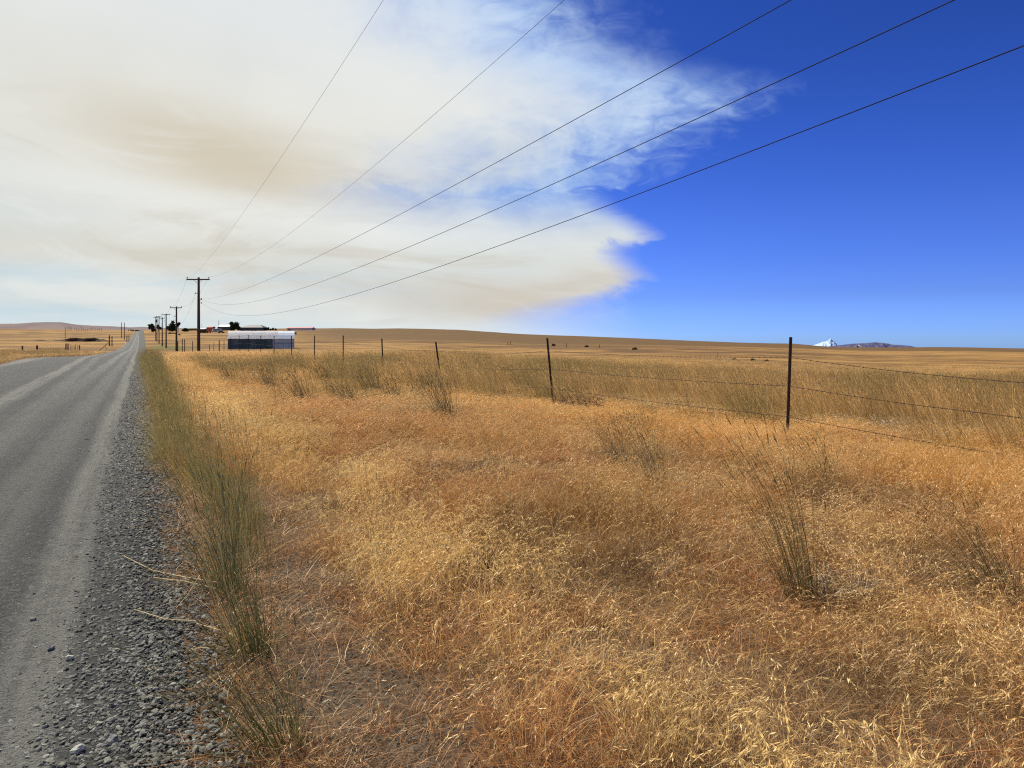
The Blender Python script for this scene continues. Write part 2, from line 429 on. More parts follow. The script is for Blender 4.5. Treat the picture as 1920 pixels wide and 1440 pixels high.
# ------------------------------------------------------------------ road
def u_right(Y): return np.interp(Y, [-50, 0, 30, 80, 140, 266, 640], [.3, .28, .35, .8, 1.3, 2.0, 3.4])
def u_left(Y): return -np.interp(Y, [-80, -20, 20, 34, 38, 48, 55, 60, 64, 72, 90, 266, 500, 640], [7, 9, 9, 8.2, 7.9, 8.6, 8.9, 8.4, 6.6, 5.0, 4.5, 4.7, 4.0, 3.8])
def mat_road():
    m, N, out = new_mat('gravel_road')
    g = N.node('ShaderNodeNewGeometry'); P = g.outputs['Position']
    ua = N.node('ShaderNodeAttribute', attribute_name='lane').outputs['Fac']
    x, y, z = N.sep(P)
    wob = N.m('MULTIPLY', N.m('SUBTRACT', N.noise(N.comb(0, y, 0), .12, 3, .6), .5), .5)
    uu = N.m('ADD', ua, wob)
    streak = N.noise(N.comb(N.m('MULTIPLY', uu, 6.0), N.m('MULTIPLY', y, .10), 0), 1.0, 4, .65)
    spk = N.noise(P, 75, 4, .75); spk2 = N.noise(P, 210, 2, .7); big = N.noise(P, .9, 4, .6); mid = N.noise(P, 9, 4, .65)
    def band(c0, w, soft):
        dlt = N.m('ABSOLUTE', N.m('SUBTRACT', uu, c0)); return N.mr(dlt, w + soft, w)
    tr = band(-.50, .08, .16)
    curve = N.m('ADD', -3.0, N.m('MULTIPLY', N.mr(y, 10, 60, 0, 1, smooth=False), -1.6))
    dl = N.m('ABSOLUTE', N.m('SUBTRACT', uu, curve)); tr2 = N.mr(dl, .42, .10)
    dl3 = N.m('ABSOLUTE', N.m('SUBTRACT', uu, N.m('ADD', curve, 1.0))); tr3 = N.m('MULTIPLY', N.mr(dl3, .40, .10), .5)
    tr4 = N.m('MULTIPLY', band(-1.15, .10, .25), .45)
    tr5 = N.m('MULTIPLY', band(-1.95, .12, .3), N.mr(y, 4, 60, .25, .8))
    edge = N.m('MULTIPLY', N.mr(uu, -7.0, -7.9), N.mr(y, 66, 50))
    T = N.m('MAXIMUM', N.m('MAXIMUM', tr, tr2), N.m('MAXIMUM', N.m('MAXIMUM', tr3, tr4), N.m('MAXIMUM', tr5, edge)))
    T = N.m('MULTIPLY', T, N.mr(N.m('ADD', streak, N.m('MULTIPLY', mid, .5)), .45, .85))
    g2 = N.noise(P, 26, 4, .75)
    c = N.mix(N.mr(big, .3, .7), (.072, .074, .070), (.100, .101, .093))
    c = N.mix(N.mr(streak, .40, .62, 0, .7), c, (.050, .053, .055))
    c = N.mix(N.m('MULTIPLY', N.mr(mid, .5, .7), .5), c, (.14, .139, .129))
    c = N.mix(N.m('MULTIPLY', N.mr(g2, .50, .40), .75), c, (.040, .042, .043))
    c = N.mix(N.m('MULTIPLY', N.mr(g2, .56, .66), .55), c, (.22, .218, .20))
    c = N.mix(N.m('MULTIPLY', T, .85), c, (.215, .211, .188))
    # coarse windrow strip on the right
    wr = N.mr(uu, -.42, -.25)
    c = N.mix(N.m('MULTIPLY', wr, .7), c, (.044, .046, .044))
    c = N.mix(N.m('MULTIPLY', N.mr(spk, .52, .36), .60), c, (.035, .037, .040))
    c = N.mix(N.m('MULTIPLY', N.mr(spk, .56, .72), .60), c, (.30, .295, .27))
    c = N.mix(N.m('MULTIPLY', N.mr(spk2, .55, .75), .35), c, (.26, .25, .225))
    h = N.m('ADD', N.m('MULTIPLY', spk, 1.0), N.m('ADD', N.m('MULTIPLY', spk2, .35), N.m('MULTIPLY', mid, .6)))
    h = N.m('ADD', h, N.m('MULTIPLY', g2, 1.6))
    pbr(N, out, c, .9, h, 1.0, .024, spec=.2)
    return m
M_road = mat_road()
ry = axis_lines(-80, 680, .16, 1.012)
s01 = np.linspace(0, 1, 64)
rd = grid_obj('road', s01, ry,
              lambda X, Y, A: height(X, Y) + .012 + .0004 * np.clip(Y, 0, 700) + .03 * np.exp(-((A - .5) / .3) ** 2) - .03 * (1 - np.exp(-((A - .5) / .495) ** 40)),
              lambda A, B: (u_left(B) + .25 * (vn4.fbm(B / 3., B * 0 + 2, 3) - .5)) * (1 - A) + (u_right(B) + .18 * (vn4.fbm(B / 1.2, B * 0 + 7, 3) - .5)) * A + S * B,
              M_road, {'lane': ('FLOAT', lambda X, Y, A: X - S * Y)})
tag(rd, 'gray gravel road running straight to the horizon with pale wheel tracks', kind='structure')

# ------------------------------------------------------------------ geometry-node scatter
def scatter(name, protos, pos, rot, scl, vi, icol, mat, label, kind='stuff'):
    """one object: a point cloud whose points carry attributes, instancing the proto meshes"""
    me = np_mesh(name, pos, [], [], None, {'rot': ('FLOAT_VECTOR', rot), 'scl': ('FLOAT_VECTOR', scl), 'vi': ('INT', vi), 'icol': ('FLOAT_VECTOR', icol)})
    o = bpy.data.objects.new(name, me); col.objects.link(o)
    me.materials.append(mat)
    ng = bpy.data.node_groups.new(name + '_scatter', 'GeometryNodeTree')
    ng.interface.new_socket('Geometry', in_out='INPUT', socket_type='NodeSocketGeometry')
    ng.interface.new_socket('Geometry', in_out='OUTPUT', socket_type='NodeSocketGeometry')
    n = ng.nodes; l = ng.links
    gi = n.new('NodeGroupInput'); go = n.new('NodeGroupOutput')
    mp = n.new('GeometryNodeMeshToPoints'); l.new(gi.outputs[0], mp.inputs['Mesh'])
    jn = n.new('GeometryNodeGeometryToInstance')
    for p in protos:
        oi = n.new('GeometryNodeObjectInfo'); oi.inputs['Object'].default_value = p; oi.transform_space = 'ORIGINAL'
        l.new(oi.outputs['Geometry'], jn.inputs[0])
    ip = n.new('GeometryNodeInstanceOnPoints'); l.new(mp.outputs[0], ip.inputs['Points']); l.new(jn.outputs[0], ip.inputs['Instance'])
    ip.inputs['Pick Instance'].default_value = True
    def na(nm, typ):
        a = n.new('GeometryNodeInputNamedAttribute'); a.data_type = typ; a.inputs[0].default_value = nm; return a.outputs[0]
    l.new(na('vi', 'INT'), ip.inputs['Instance Index'])
    er = n.new('FunctionNodeEulerToRotation'); l.new(na('rot', 'FLOAT_VECTOR'), er.inputs[0]); l.new(er.outputs[0], ip.inputs['Rotation'])
    l.new(na('scl', 'FLOAT_VECTOR'), ip.inputs['Scale'])
    l.new(ip.outputs[0], go.inputs[0])
    md = o.modifiers.new('scatter', 'NODES'); md.node_group = ng
    tag(o, label, kind=kind)
    return o

def proto(name, me):
    return bpy.data.objects.new(name, me)      # never linked to the scene: only a source mesh for the scatters

# blades
def clump_arrays(r, n, R, h, w, lean=.25, wind=(-.12, .0), bend=.3, head=None, segs=3, splay=1.0, hflat=1.0):
    """returns verts, faces(list), attribute (frac, rnd, head) per vertex"""
    V = []; Fc = []; At = []
    for i in range(n):
        a = r.uniform(0, 2 * math.pi); rr = R * math.sqrt(r.random())
        bx, by = rr * math.cos(a), rr * math.sin(a)
        H = r.uniform(*h); W = r.uniform(*w)
        dirx = math.cos(a) * splay * (rr / R) * lean + r.normal(0, lean * .35) + wind[0]
        diry = math.sin(a) * splay * (rr / R) * lean + r.normal(0, lean * .35) + wind[1]
        ba = r.uniform(0, 2 * math.pi); bx2 = math.cos(ba) * bend * r.random() + wind[0] * .8; by2 = math.sin(ba) * bend * r.random() + wind[1] * .8
        fa = r.uniform(0, math.pi); fx, fy = math.cos(fa), math.sin(fa)
        rnd = r.random(); b0 = len(V)
        for k in range(segs + 1):
            f = k / segs
            p = np.array([bx + (dirx * f + bx2 * f * f) * H, by + (diry * f + by2 * f * f) * H, H * f * hflat * (1 - .12 * f * bend * 2)])
            ww = W * (1 - .75 * f) * .5
            V.append(p - np.array([fx, fy, 0]) * ww); V.append(p + np.array([fx, fy, 0]) * ww)
            At += [(f, rnd, 0), (f, rnd, 0)]
            if k: q = b0 + 2 * k; Fc.append((q - 2, q - 1, q + 1, q))
        tip = p; tdir = np.array([dirx + 2 * bx2, diry + 2 * by2, .9 * hflat]); tdir /= np.linalg.norm(tdir)
        if head == 'cheat' and r.random() < .85:
            da = r.normal(math.pi + .3, 0.9) if r.random() < .6 else r.uniform(0, 6.28); dx, dy = math.cos(da), math.sin(da)
            L = (.05 + H * .17) * r.uniform(.8, 1.2); ns = r.integers(9, 15)
            for j in range(ns):
                g = j / ns
                c = tip + np.array([dx * g * L, dy * g * L, L * (.30 * g - .85 * g * g)]) - tdir * 0.0
                sl_ = r.uniform(.014, .028); sw = r.uniform(.0013, .0023) * (W / .002) ** .8
                ha = r.uniform(-.7, .7); d = np.array([dx + ha * dy * .6, dy - ha * dx * .6, -r.uniform(.2, 1.1)]); d /= np.linalg.norm(d)
                s_ = np.cross(d, r.normal(size=3)); s_ /= np.linalg.norm(s_)
                q = len(V); hr = r.random()
                V += [c, c + d * sl_ * .45 + s_ * sw, c + d * sl_, c + d * sl_ * .45 - s_ * sw]
                At += [(1, hr, 1)] * 4; Fc.append((q, q + 1, q + 2, q + 3))
        elif head == 'spike' and r.random() < .8:
            L = r.uniform(.06, .12); ww = W * .8
            q = len(V); s_ = np.array([fx, fy, 0]); s2 = np.array([-fy, fx, 0])
            for sv in (s_, s2):
                q = len(V)
                V += [tip, tip + tdir * L * .4 + sv * ww, tip + tdir * L, tip + tdir * L * .4 - sv * ww]
                At += [(1, rnd, .6)] * 4; Fc.append((q, q + 1, q + 2, q + 3))
    return V, Fc, At

def clump_mesh(name, seed, mat, parts):
    r = np.random.default_rng(seed); V = []; Fc = []; At = []
    for kw in parts:
        v, f, a = clump_arrays(r, **kw); b = len(V)
        V += v; Fc += [tuple(i + b for i in q) for q in f]; At += a
    flat = np.array(Fc, np.int32).ravel()
    return np_mesh(name, np.array(V), flat, np.arange(len(Fc)) * 4, mat, {'blade': ('FLOAT_VECTOR', np.array(At))})

def mat_grass(name, instancer=True, colr=(.4, .3, .1), headc=(.86, .60, .25), transl=.36, headmix=.65, contrast=1.0):
    m, N, out = new_mat(name)
    ba = N.node('ShaderNodeAttribute', attribute_name='blade')
    f, r, h = N.sep(ba.outputs['Vector'])
    if instancer:
        ia = N.node('ShaderNodeAttribute', attribute_type='INSTANCER', attribute_name='icol'); c0 = ia.outputs['Vector']
    else:
        c0 = N.mix(0.0, colr, colr)
    k = N.mr(r, 0, 1, 1 - .68 * contrast, 1 + .62 * contrast, smooth=False)
    v = N.node('ShaderNodeVectorMath', operation='SCALE'); N.l.new(c0, v.inputs[0]); N.put(v.inputs['Scale'], k)
    c = v.outputs[0]
    # some blades are bleached
    c = N.mix(N.m('MULTIPLY', N.m('GREATER_THAN', r, .86), .45), c, (.50, .40, .22))
    hc = N.mix(.45, headc, c0)
    c = N.mix(N.m('MULTIPLY', h, headmix), c, hc)
    d = N.node('ShaderNodeBsdfDiffuse'); N.l.new(c, d.inputs[0])
    tl = N.node('ShaderNodeBsdfTranslucent'); N.l.new(c, tl.inputs[0])
    gl = N.node('ShaderNodeBsdfGlossy'); gl.inputs['Roughness'].default_value = .45; gl.inputs[0].default_value = (.9, .85, .7, 1)
    mx = N.node('ShaderNodeMixShader'); mx.inputs[0].default_value = transl
    N.l.new(d.outputs[0], mx.inputs[1]); N.l.new(tl.outputs[0], mx.inputs[2])
    m2 = N.node('ShaderNodeMixShader'); m2.inputs[0].default_value = .05
    N.l.new(mx.outputs[0], m2.inputs[1]); N.l.new(gl.outputs[0], m2.inputs[2])
    N.l.new(m2.outputs[0], out.inputs[0])
    return m
M_cheat = mat_grass('dry_cheatgrass')
M_tall = mat_grass('tall_bunchgrass', headmix=.6, transl=.5)
M_litter = mat_grass('grass_litter', contrast=1.0)

P_cheat = [proto('cheatgrass_source', clump_mesh('cheatgrass_source', 100 + i, M_cheat,
            [dict(n=26, R=.13, h=(.20, .42), w=(.0012, .0024), lean=.35, bend=.5, head='cheat'),
             dict(n=14, R=.13, h=(.08, .2), w=(.0015, .003), lean=.8, bend=.8)])) for i in range(7)]
P_cheat_far = [proto('cheatgrass_far_source', clump_mesh('cheatgrass_far_source', 130 + i, M_cheat,
            [dict(n=30, R=.30, h=(.20, .42), w=(.004, .007), lean=.4, bend=.5, head='cheat', segs=2)])) for i in range(6)]
P_rust = [proto('rusty_grass_source', clump_mesh('rusty_grass_source', 145 + i, M_cheat,
            [dict(n=34, R=.15, h=(.08, .24), w=(.0015, .0034), lean=.7, bend=.9),
             dict(n=8, R=.13, h=(.12, .28), w=(.0012, .0024), lean=.4, bend=.5, head='cheat')])) for i in range(6)]
P_stalk = [proto('stalk_source', clump_mesh('stalk_source', 175 + i, M_tall,
            [dict(n=5, R=.06, h=(.5, .85), w=(.0026, .0040), lean=.10, bend=.15, head='spike', segs=5, wind=(-.12, .03)),
             dict(n=8, R=.06, h=(.15, .4), w=(.002, .0035), lean=.35, bend=.4, segs=3)])) for i in range(5)]
P_litter = [proto('litter_source', clump_mesh('litter_source', 160 + i, M_litter,
            [dict(n=46, R=.17, h=(.05, .20), w=(.0014, .0034), lean=1.1, bend=1.4, hflat=.35, wind=(0, 0)),
             dict(n=14, R=.16, h=(.05, .14), w=(.0012, .0025), lean=.6, bend=.8)])) for i in range(6)]
P_tall = [proto('bunchgrass_source', clump_mesh('bunchgrass_source', 190 + i, M_tall,
            [dict(n=34, R=.10, h=(.65, 1.15), w=(.0018, .0032), lean=.13, bend=.16, head='spike', segs=4, wind=(-.09, .02)),
             dict(n=30, R=.14, h=(.25, .6), w=(.002, .0040), lean=.30, bend=.4, segs=3)])) for i in range(5)]
P_tall_far = [proto('bunchgrass_far_source', clump_mesh('bunchgrass_far_source', 220 + i, M_tall,
            [dict(n=40, R=.32, h=(.55, 1.0), w=(.005, .009), lean=.16, bend=.25, head='spike', segs=3, wind=(-.14, .02)),
             dict(n=24, R=.32, h=(.2, .5), w=(.006, .010), lean=.35, bend=.4, segs=2)])) for i in range(5)]

def sample(Y0, Y1, dens, clipf=None, tmax=.98, seed=0):
    """points per square metre in the wedge the picture could see (and a margin)"""
    r = np.random.default_rng(seed)
    n = int((Y1 ** 2 - Y0 ** 2) * tmax * dens)
    Y = np.sqrt(r.uniform(Y0 ** 2, Y1 ** 2, n)); X = r.uniform(-tmax, tmax, n) * Y
    u = X - S * Y
    k = np.ones(n, bool)
    if clipf is not None: k = r.random(n) < clipf(X, Y, u)
    return X[k], Y[k], u[k], r

def verge(X, Y, u, gap=.05):
    return ((u > u_right(Y) + gap) | (u < u_left(Y) - gap)).astype(float)

GOLD = np.array([.74, .38, .09]); STRAW = np.array([.90, .62, .23]); RUST = np.array([.56, .235, .070]); BROWN = np.array([.24, .13, .06]); ORANGE = np.array([.82, .40, .080]); OLIVE = np.array([.20, .150, .050]); TAN = np.array([.58, .36, .14]); GREEN = np.array([.105, .105, .030])
def mixc(a, b, w): return a * (1 - w[:, None]) + b * w[:, None]
def base_colour(X, Y, u):
    """what the dry grass is like from place to place"""
    n = len(X); c = np.tile(RUST, (n, 1))
    p1 = vn1.fbm(X / 1.6 + 11, Y / 1.6 + 5, 4); p2 = vn2.fbm(X / 4.5 + 3, Y / 4.5 + 8, 3); p3 = vn3.fbm(X / .5 + 3, Y / .7 + 8, 3)
    c = mixc(c, TAN * 1.05, sst(.42, .66, p1) * .8)
    yel = np.exp(-((u - 1.95 - .35 * (p2 - .5)) / .75) ** 2) * sst(.30, .5, p1 + .10)
    c = mixc(c, STRAW, np.clip(yel * 1.25, 0, 1))
    fen = sst(6.5, 8.5, u + (p2 - .5) * 3) * (1 - sst(11, 13, u))
    c = mixc(c, ORANGE, fen * sst(.3, .6, p2 + .1) * .95)
    c = mixc(c, GOLD, sst(12, 24, Y + 8 * (p2 - .5)) * .75)
    c = mixc(c, STRAW * .95, sst(.55, .72, p3) * .45)
    c = mixc(c, BROWN, sst(.52, .36, p3) * .0 + sst(.47, .33, p3) * .45)
    return c
def zone_density(X, Y, u):
    p1 = vn1.fbm(X / 1.6 + 11, Y / 1.6 + 5, 4); p4 = vn4.fbm(X / .45 + 1, Y / .45 + 2, 3)
    d = .08 + .92 * sst(.42, .54, p4 + .03)
    # bare gritty strip next to the roadside tufts
    bare = np.exp(-((u - 1.05) / .26) ** 2) * (1 - sst(3.6, 5.5, Y)) * sst(.35, .5, p1 + .12)
    d = d * (1 - .92 * bare)
    d = d * (.30 + .70 * sst(.9, 1.3, u) + .6 * (u < -3))
    return np.clip(d, 0, 1)

tris = 0
def make_cheat():
    # near: bright drooping plumes in patches
    def plume(X, Y, u):
        p = vn1.fbm(X / 1.1 + 61, Y / 1.3 + 25, 4); q = vn3.fbm(X / .33 + 5, Y / .33 + 9, 3)
        yel = np.exp(-((u - 1.95 - .3 * (vn2(X, Y) - .5)) / .62) ** 2)
        a = sst(.58, .68, p) * .55 + .85 * yel * sst(.40, .54, p + .05) + sst(8, 9.5, u) * .30 + .55 * sst(4.8, 6, u) * sst(.50, .6, p)
        return np.clip(a, 0.06, 1) * sst(.40, .54, q + .03)
    X, Y, u, r = sample(1.2, 12.5, 85, lambda X, Y, u: verge(X, Y, u, .2) * plume(X, Y, u) * sst(1.0, 1.5, u + 3 * (u < 0) * 0 + 99 * (u < -3)) * (1 - sst(12.5, 14, u)), seed=11)
    n = len(X); c = base_colour(X, Y, u) * .92; yel = np.exp(-((u - 1.95) / .8) ** 2)
    c = mixc(c, STRAW * .98, .30 + .5 * yel) * r.uniform(.75, 1.2, (n, 1))
    hs = r.uniform(.45, 1.25, n) * (.78 + .42 * yel) * (1 - .5 * np.exp(-((u - 10.6) / 1.3) ** 2))
    s = np.stack([np.full(n, 1.), np.full(n, 1.), hs], -1)
    rot = np.stack([r.normal(0, .16, n), r.normal(-.05, .16, n), r.normal(0, 1.1, n)], -1)
    scatter('cheatgrass', P_cheat, np.stack([X, Y, height(X, Y) - .01], -1), rot, s, r.integers(0, len(P_cheat), n), c, M_cheat, 'straw coloured cheatgrass with drooping plumes in patches over the verge')
    # near: low rusty growth everywhere between
    X, Y, u, r = sample(1.2, 13, 85, lambda X, Y, u: verge(X, Y, u, .12) * zone_density(X, Y, u) * (1 - sst(12.5, 14, u)), seed=13)
    n = len(X); p = vn2.fbm(X / .9 + 3, Y / .9 + 8, 4); p5 = vn4.fbm(X / 2.8 + 3, Y / 2.8 + 8, 3)
    p6 = vn1.fbm(X / .38 + 13, Y / .38 + 18, 3)
    c = mixc(np.tile(RUST * .95, (n, 1)), BROWN * .75, 1 - sst(.36, .54, p))
    c = mixc(c, BROWN * .35, sst(.60, .68, p6) * .8)
    c = mixc(c, TAN, sst(.52, .68, p) * .75)
    c = mixc(c, ORANGE * .8, (sst(6.0, 8.5, u) * .8 + .35 * sst(.5, .65, p5)).clip(0, 1))
    c = c * r.uniform(.6, 1.35, (n, 1))
    hs = (.6 + .7 * sst(.35, .65, p5)) * r.uniform(.6, 1.5, n) * (1 - .5 * np.exp(-((u - 10.6) / 1.3) ** 2))
    s = np.stack([np.full(n, 1.), np.full(n, 1.), hs], -1)
    rot = np.stack([r.normal(0, .12, n), r.normal(-.04, .12, n), r.uniform(0, 6.28, n)], -1)
    scatter('rusty_grass', P_rust, np.stack([X, Y, height(X, Y) - .01], -1), rot, s, r.integers(0, len(P_rust), n), c, M_cheat, 'low rust brown dry grass filling the verge')
    # thin dark stalks standing above it
    X, Y, u, r = sample(2.5, 22, 1.6, lambda X, Y, u: (u > 1.0) * (u < 11) * (.25 + .75 * sst(.45, .6, vn2.fbm(X / 1.5, Y / 1.5, 3))), seed=14)
    n = len(X); c = mixc(np.tile(OLIVE * .55, (n, 1)), BROWN * .8, r.random(n)) * r.uniform(.7, 1.2, (n, 1))
    hs = r.uniform(.55, 1.0, n); s = np.stack([np.full(n, 1.), np.full(n, 1.), hs], -1)
    rot = np.stack([r.normal(0, .08, n), r.normal(-.05, .08, n), r.normal(0, .5, n)], -1)
    scatter('dry_stalks', P_stalk, np.stack([X, Y, height(X, Y) - .01], -1), rot, s, r.integers(0, len(P_stalk), n), c, M_tall, 'thin dark dry stalks standing out of the verge grass')
    # mid and far
    def den(X, Y, u): return verge(X, Y, u, .3) * (.35 + .65 * sst(.3, .5, vn4.fbm(X / 1.2 + 1, Y / 1.2 + 2, 3) + .1)) * np.minimum(1, (14 / Y) ** .8) * (1 - sst(48, 85, Y - 28 * (u < -3) + 14 * (vn3(X / 9, Y / 9) - .5))) * (1 - .3 * sst(12, 14.5, u) * (1 - sst(30, 40, Y)))
    X, Y, u, r = sample(10.5, 125, 22, den, tmax=.9, seed=12)
    n = len(X); c = base_colour(X, Y, u); c = mixc(c, TAN * .8, np.maximum(sst(11, 14, u) * .75, (u < -3) * .7)) * r.uniform(.55, 1.35, (n, 1)); ws = 1 + .5 * sst(25, 60, Y)
    hs = r.uniform(.45, .95, n) * (1 - .25 * sst(11, 14, u)) * (1 - .5 * np.exp(-((u - 10.5) / 1.3) ** 2)) * (1 - .45 * sst(32, 60, Y) * (u > 0))
    s = np.stack([ws, ws, hs], -1); rot = np.stack([r.normal(0, .08, n), r.normal(-.06, .08, n), r.normal(0, .6, n)], -1)
    scatter('dry_grass', P_cheat_far, np.stack([X, Y, height(X, Y) - .01], -1), rot, s, r.integers(0, 6, n), c, M_cheat, 'dry golden grass farther out along the fence and both verges')
def make_litter():
    X, Y, u, r = sample(1.2, 13, 62, lambda X, Y, u: verge(X, Y, u, -.02) * (1 - .6 * np.exp(-((u - 1.05) / .26) ** 2) * (1 - sst(4.2, 6.5, Y))) * np.minimum(1, (9 / Y)), seed=21)
    n = len(X); p = vn3.fbm(X / .8 + 3, Y / .8 + 8, 3)
    c = mixc(np.tile(RUST * .95, (n, 1)), TAN * .9, sst(.4, .62, p)) * r.uniform(.5, 1.3, (n, 1))
    c = mixc(c, RUST * .9, (1 - sst(.9, 1.6, u)) * .5)
    s = np.ones((n, 3)) * r.uniform(.7, 1.2, (n, 1)); rot = np.stack([r.normal(0, .1, n), r.normal(0, .1, n), r.uniform(0, 6.28, n)], -1)
    scatter('grass_litter', P_litter, np.stack([X, Y, height(X, Y) + .0], -1), rot, s, r.integers(0, len(P_litter), n), c, M_litter, 'matted reddish brown grass litter on the verge soil')
def make_tall():
    # beyond the fence and between the fence posts
    def den(X, Y, u):
        p = vn2.fbm(X / 2.0 + 31, Y / 2.0 + 15, 3)
        z1 = sst(10.9, 16.5, u + 3.0 * (p - .5)) * (.14 + .55 * sst(.42, .58, p))
        z2 = sst(5, 8, u) * sst(17, 24, Y) * sst(.46, .58, p) * .8
        z3 = sst(1.5, 3.5, u) * (1 - sst(6, 9, u)) * sst(15, 24, Y) * sst(.54, .60, p) * .5
        z4 = (u < u_left(Y) - .6) * sst(.36, .50, p) * (Y > 25) * 2.2
        Ymax = 40 - 10 * sst(.1, .5, X / Y) + 8 * (vn3(X / 5 + 3, Y * 0) - .5) + 8 * (u < 5) + 30 * (u < -3)
        return np.clip(z1 + z2 + z3 + z4, 0, 2) * (1 - sst(Ymax, Ymax + 9, Y)) * np.minimum(1, (16 / Y))
    X, Y, u, r = sample(7, 115, 15, den, tmax=.95, seed=31)
    n = len(X); p = vn1.fbm(X / 2.5 + 3, Y / 2.5 + 8, 3)
    c = mixc(np.tile(TAN * .95, (n, 1)), OLIVE * 1.35, .85 * sst(.38, .60, p)); c = mixc(c, OLIVE * 1.2, (u > 1) * (u < 9) * .8) * r.uniform(.65, 1.4, (n, 1))
    hs = r.uniform(.55, 1.12, n) * (1 - .15 * sst(25, 45, Y)) * (1 - .35 * sst(35, 55, Y) * (u > 2) * (u < 18)) * (1 - .35 * (u < -3))
    s = np.stack([np.ones(n), np.ones(n), hs], -1); rot = np.stack([r.normal(0, .05, n), r.normal(-.08, .05, n), r.normal(0, .4, n)], -1)
    scatter('tall_grass', P_tall_far, np.stack([X, Y, height(X, Y) - .01], -1), rot, s, r.integers(0, 5, n), c, M_tall, 'tall olive tan bunchgrass standing beyond the wire fence')
make_cheat(); make_litter(); make_tall()

# roadside strip of green bunchgrass: one continuous stand along the gravel edge
def make_strip():
    r = np.random.default_rng(41); pts = []
    Y = 4.6
    while Y < 60:
        uc = float(u_right(Y)) + .34 + .20 * (float(vn1(Y / 1.7, 3.3)) - .5) * 2
        for _ in range(2):
            if r.random() < .8: pts.append((uc + r.normal(0, .10 + .003 * Y), Y + r.uniform(-.2, .2)))
        Y += .17 + .006 * Y
    pts = np.array(pts); u, Y = pts[:, 0], pts[:, 1]; X = u + S * Y; n = len(X)
    c = mixc(np.tile(GREEN * 1.25, (n, 1)), OLIVE * 1.6, r.random(n)) * r.uniform(.8, 1.2, (n, 1))
    hs = r.uniform(.55, .9, n) * (1 + .1 * sst(6, 12, Y)); ws = 1 + .5 * sst(15, 40, Y)
    s = np.stack([ws, ws, hs], -1); rot = np.stack([r.normal(0, .05, n), r.normal(-.06, .05, n), r.normal(0, .4, n)], -1)
    scatter('roadside_grass', P_tall, np.stack([X, Y, height(X, Y) - .01], -1), rot, s, r.integers(0, 5, n), c, M_tall, 'olive green bunchgrass growing in a strip along the gravel edge')
make_strip()

# individual tufts that stand out: (px, py of the base, height m, green?, label)
M_tuft_g = mat_grass('green_tuft', False, tuple(GREEN * 1.05), headmix=.3, transl=.3)
M_tuft_o = mat_grass('olive_tuft', False, tuple(OLIVE * .62), headmix=.3, transl=.3)
tuft_meshes = {}
def tuft_mesh(k, green, py):
    far = py < 830
    key = (k % 4, green, far)
    if key not in tuft_meshes:
        mt = M_tuft_g if green else M_tuft_o
        tuft_meshes[key] = clump_mesh('grass_tuft', 300 + k % 4, mt, [
            dict(n=95, R=.085, h=(.60, 1.1), w=(.0024, .0040), lean=.15, bend=.18, head='spike', segs=5, wind=(-.11, .03)),
            dict(n=80, R=.10, h=(.2, .55), w=(.0024, .0046), lean=.40, bend=.6, segs=3)] if not far else [
            dict(n=100, R=.16, h=(.60, 1.1), w=(.006, .010), lean=.20, bend=.22, head='spike', segs=4, wind=(-.13, .03)),
            dict(n=70, R=.18, h=(.2, .6), w=(.007, .011), lean=.40, bend=.5, segs=3)])
    return tuft_meshes[key]
TUFTS = [
    (472, 1225, .62, 1, 'dense green grass tuft at the gravel edge, second nearest to the bottom'),
    (520, 1400, .45, 1, 'short green grass tuft nearest the bottom edge beside the gravel'),
    (430, 1110, .80, 1, 'tall green grass tuft beside the gravel, leaning left over the road'),
    (1505, 1125, .95, 0, 'sparse tall stalk clump in the verge below and right of the nearest post'),
    (1232, 925, .75, 0, 'dark olive grass tuft in the middle of the verge left of the nearest post'),
    (1165, 880, .62, 0, 'thinner olive tuft just left of the dark mid verge tuft'),
    (1550, 910, .60, 0, 'slim olive tuft to the right of the nearest post base'),
    (1880, 1125, .55, 0, 'dark tuft near the right edge of the verge'),
    (838, 800, .95, 0, 'broad olive tuft standing in front of the leaning second fence post gap'),
    (700, 742, .85, 0, 'olive tuft below the fourth fence post from the right'),
    (742, 752, .70, 0, 'small dark tuft beside the olive tuft left of centre'),
    (572, 760, .80, 0, 'leftmost olive tuft in the middle verge below the sheet roofed shed'),
    (655, 762, .60, 0, 'low olive tuft between two taller ones in the middle verge'),
    (912, 712, .95, 0, 'dark grass tuft at the fence between the second and third posts'),
    (960, 722, .80, 0, 'smaller grass tuft at the fence left of the second post'),
    (1090, 742, .42, 0, 'dark weedy tuft just right of the second post base'),
    (505, 735, .8, 0, 'olive tuft in the verge in line with the right end of the shed'),
    (612, 722, .8, 0, 'olive tuft before the gap between the third and fourth far posts'),
    (800, 742, .7, 0, 'olive tuft left of the broad one in front of the third post'),
    (435, 720, .7, 0, 'olive tuft in the verge below the left end of the shed'),
    (1215, 815, .38, 0, 'low dark weed clump above the dark mid verge tuft'),
]
k = 0
for (px, py, H, g, lb) in TUFTS:
    if lb is None: continue
    Y = 1.5 * F / (py - HY)
    for _ in range(6):
        X = (px - 960) / F * Y; Y = -gh(X, Y) * F / (py - HY)
    X = (px - 960) / F * Y
    o = bpy.data.objects.new('grass_tuft', tuft_mesh(k, g, py)); col.objects.link(o)
    o.location = (X, Y, gh(X, Y) - .01); o.scale = (1.15, 1.15, H)
    o.rotation_euler = (0, -.05, .5 * math.sin(k * 2.3))
    if k == 3: o.scale = (1.1, 1.1, H)
    tag(o, lb, 'grass tuft', 'grass tufts standing out of the verge')
    k += 1

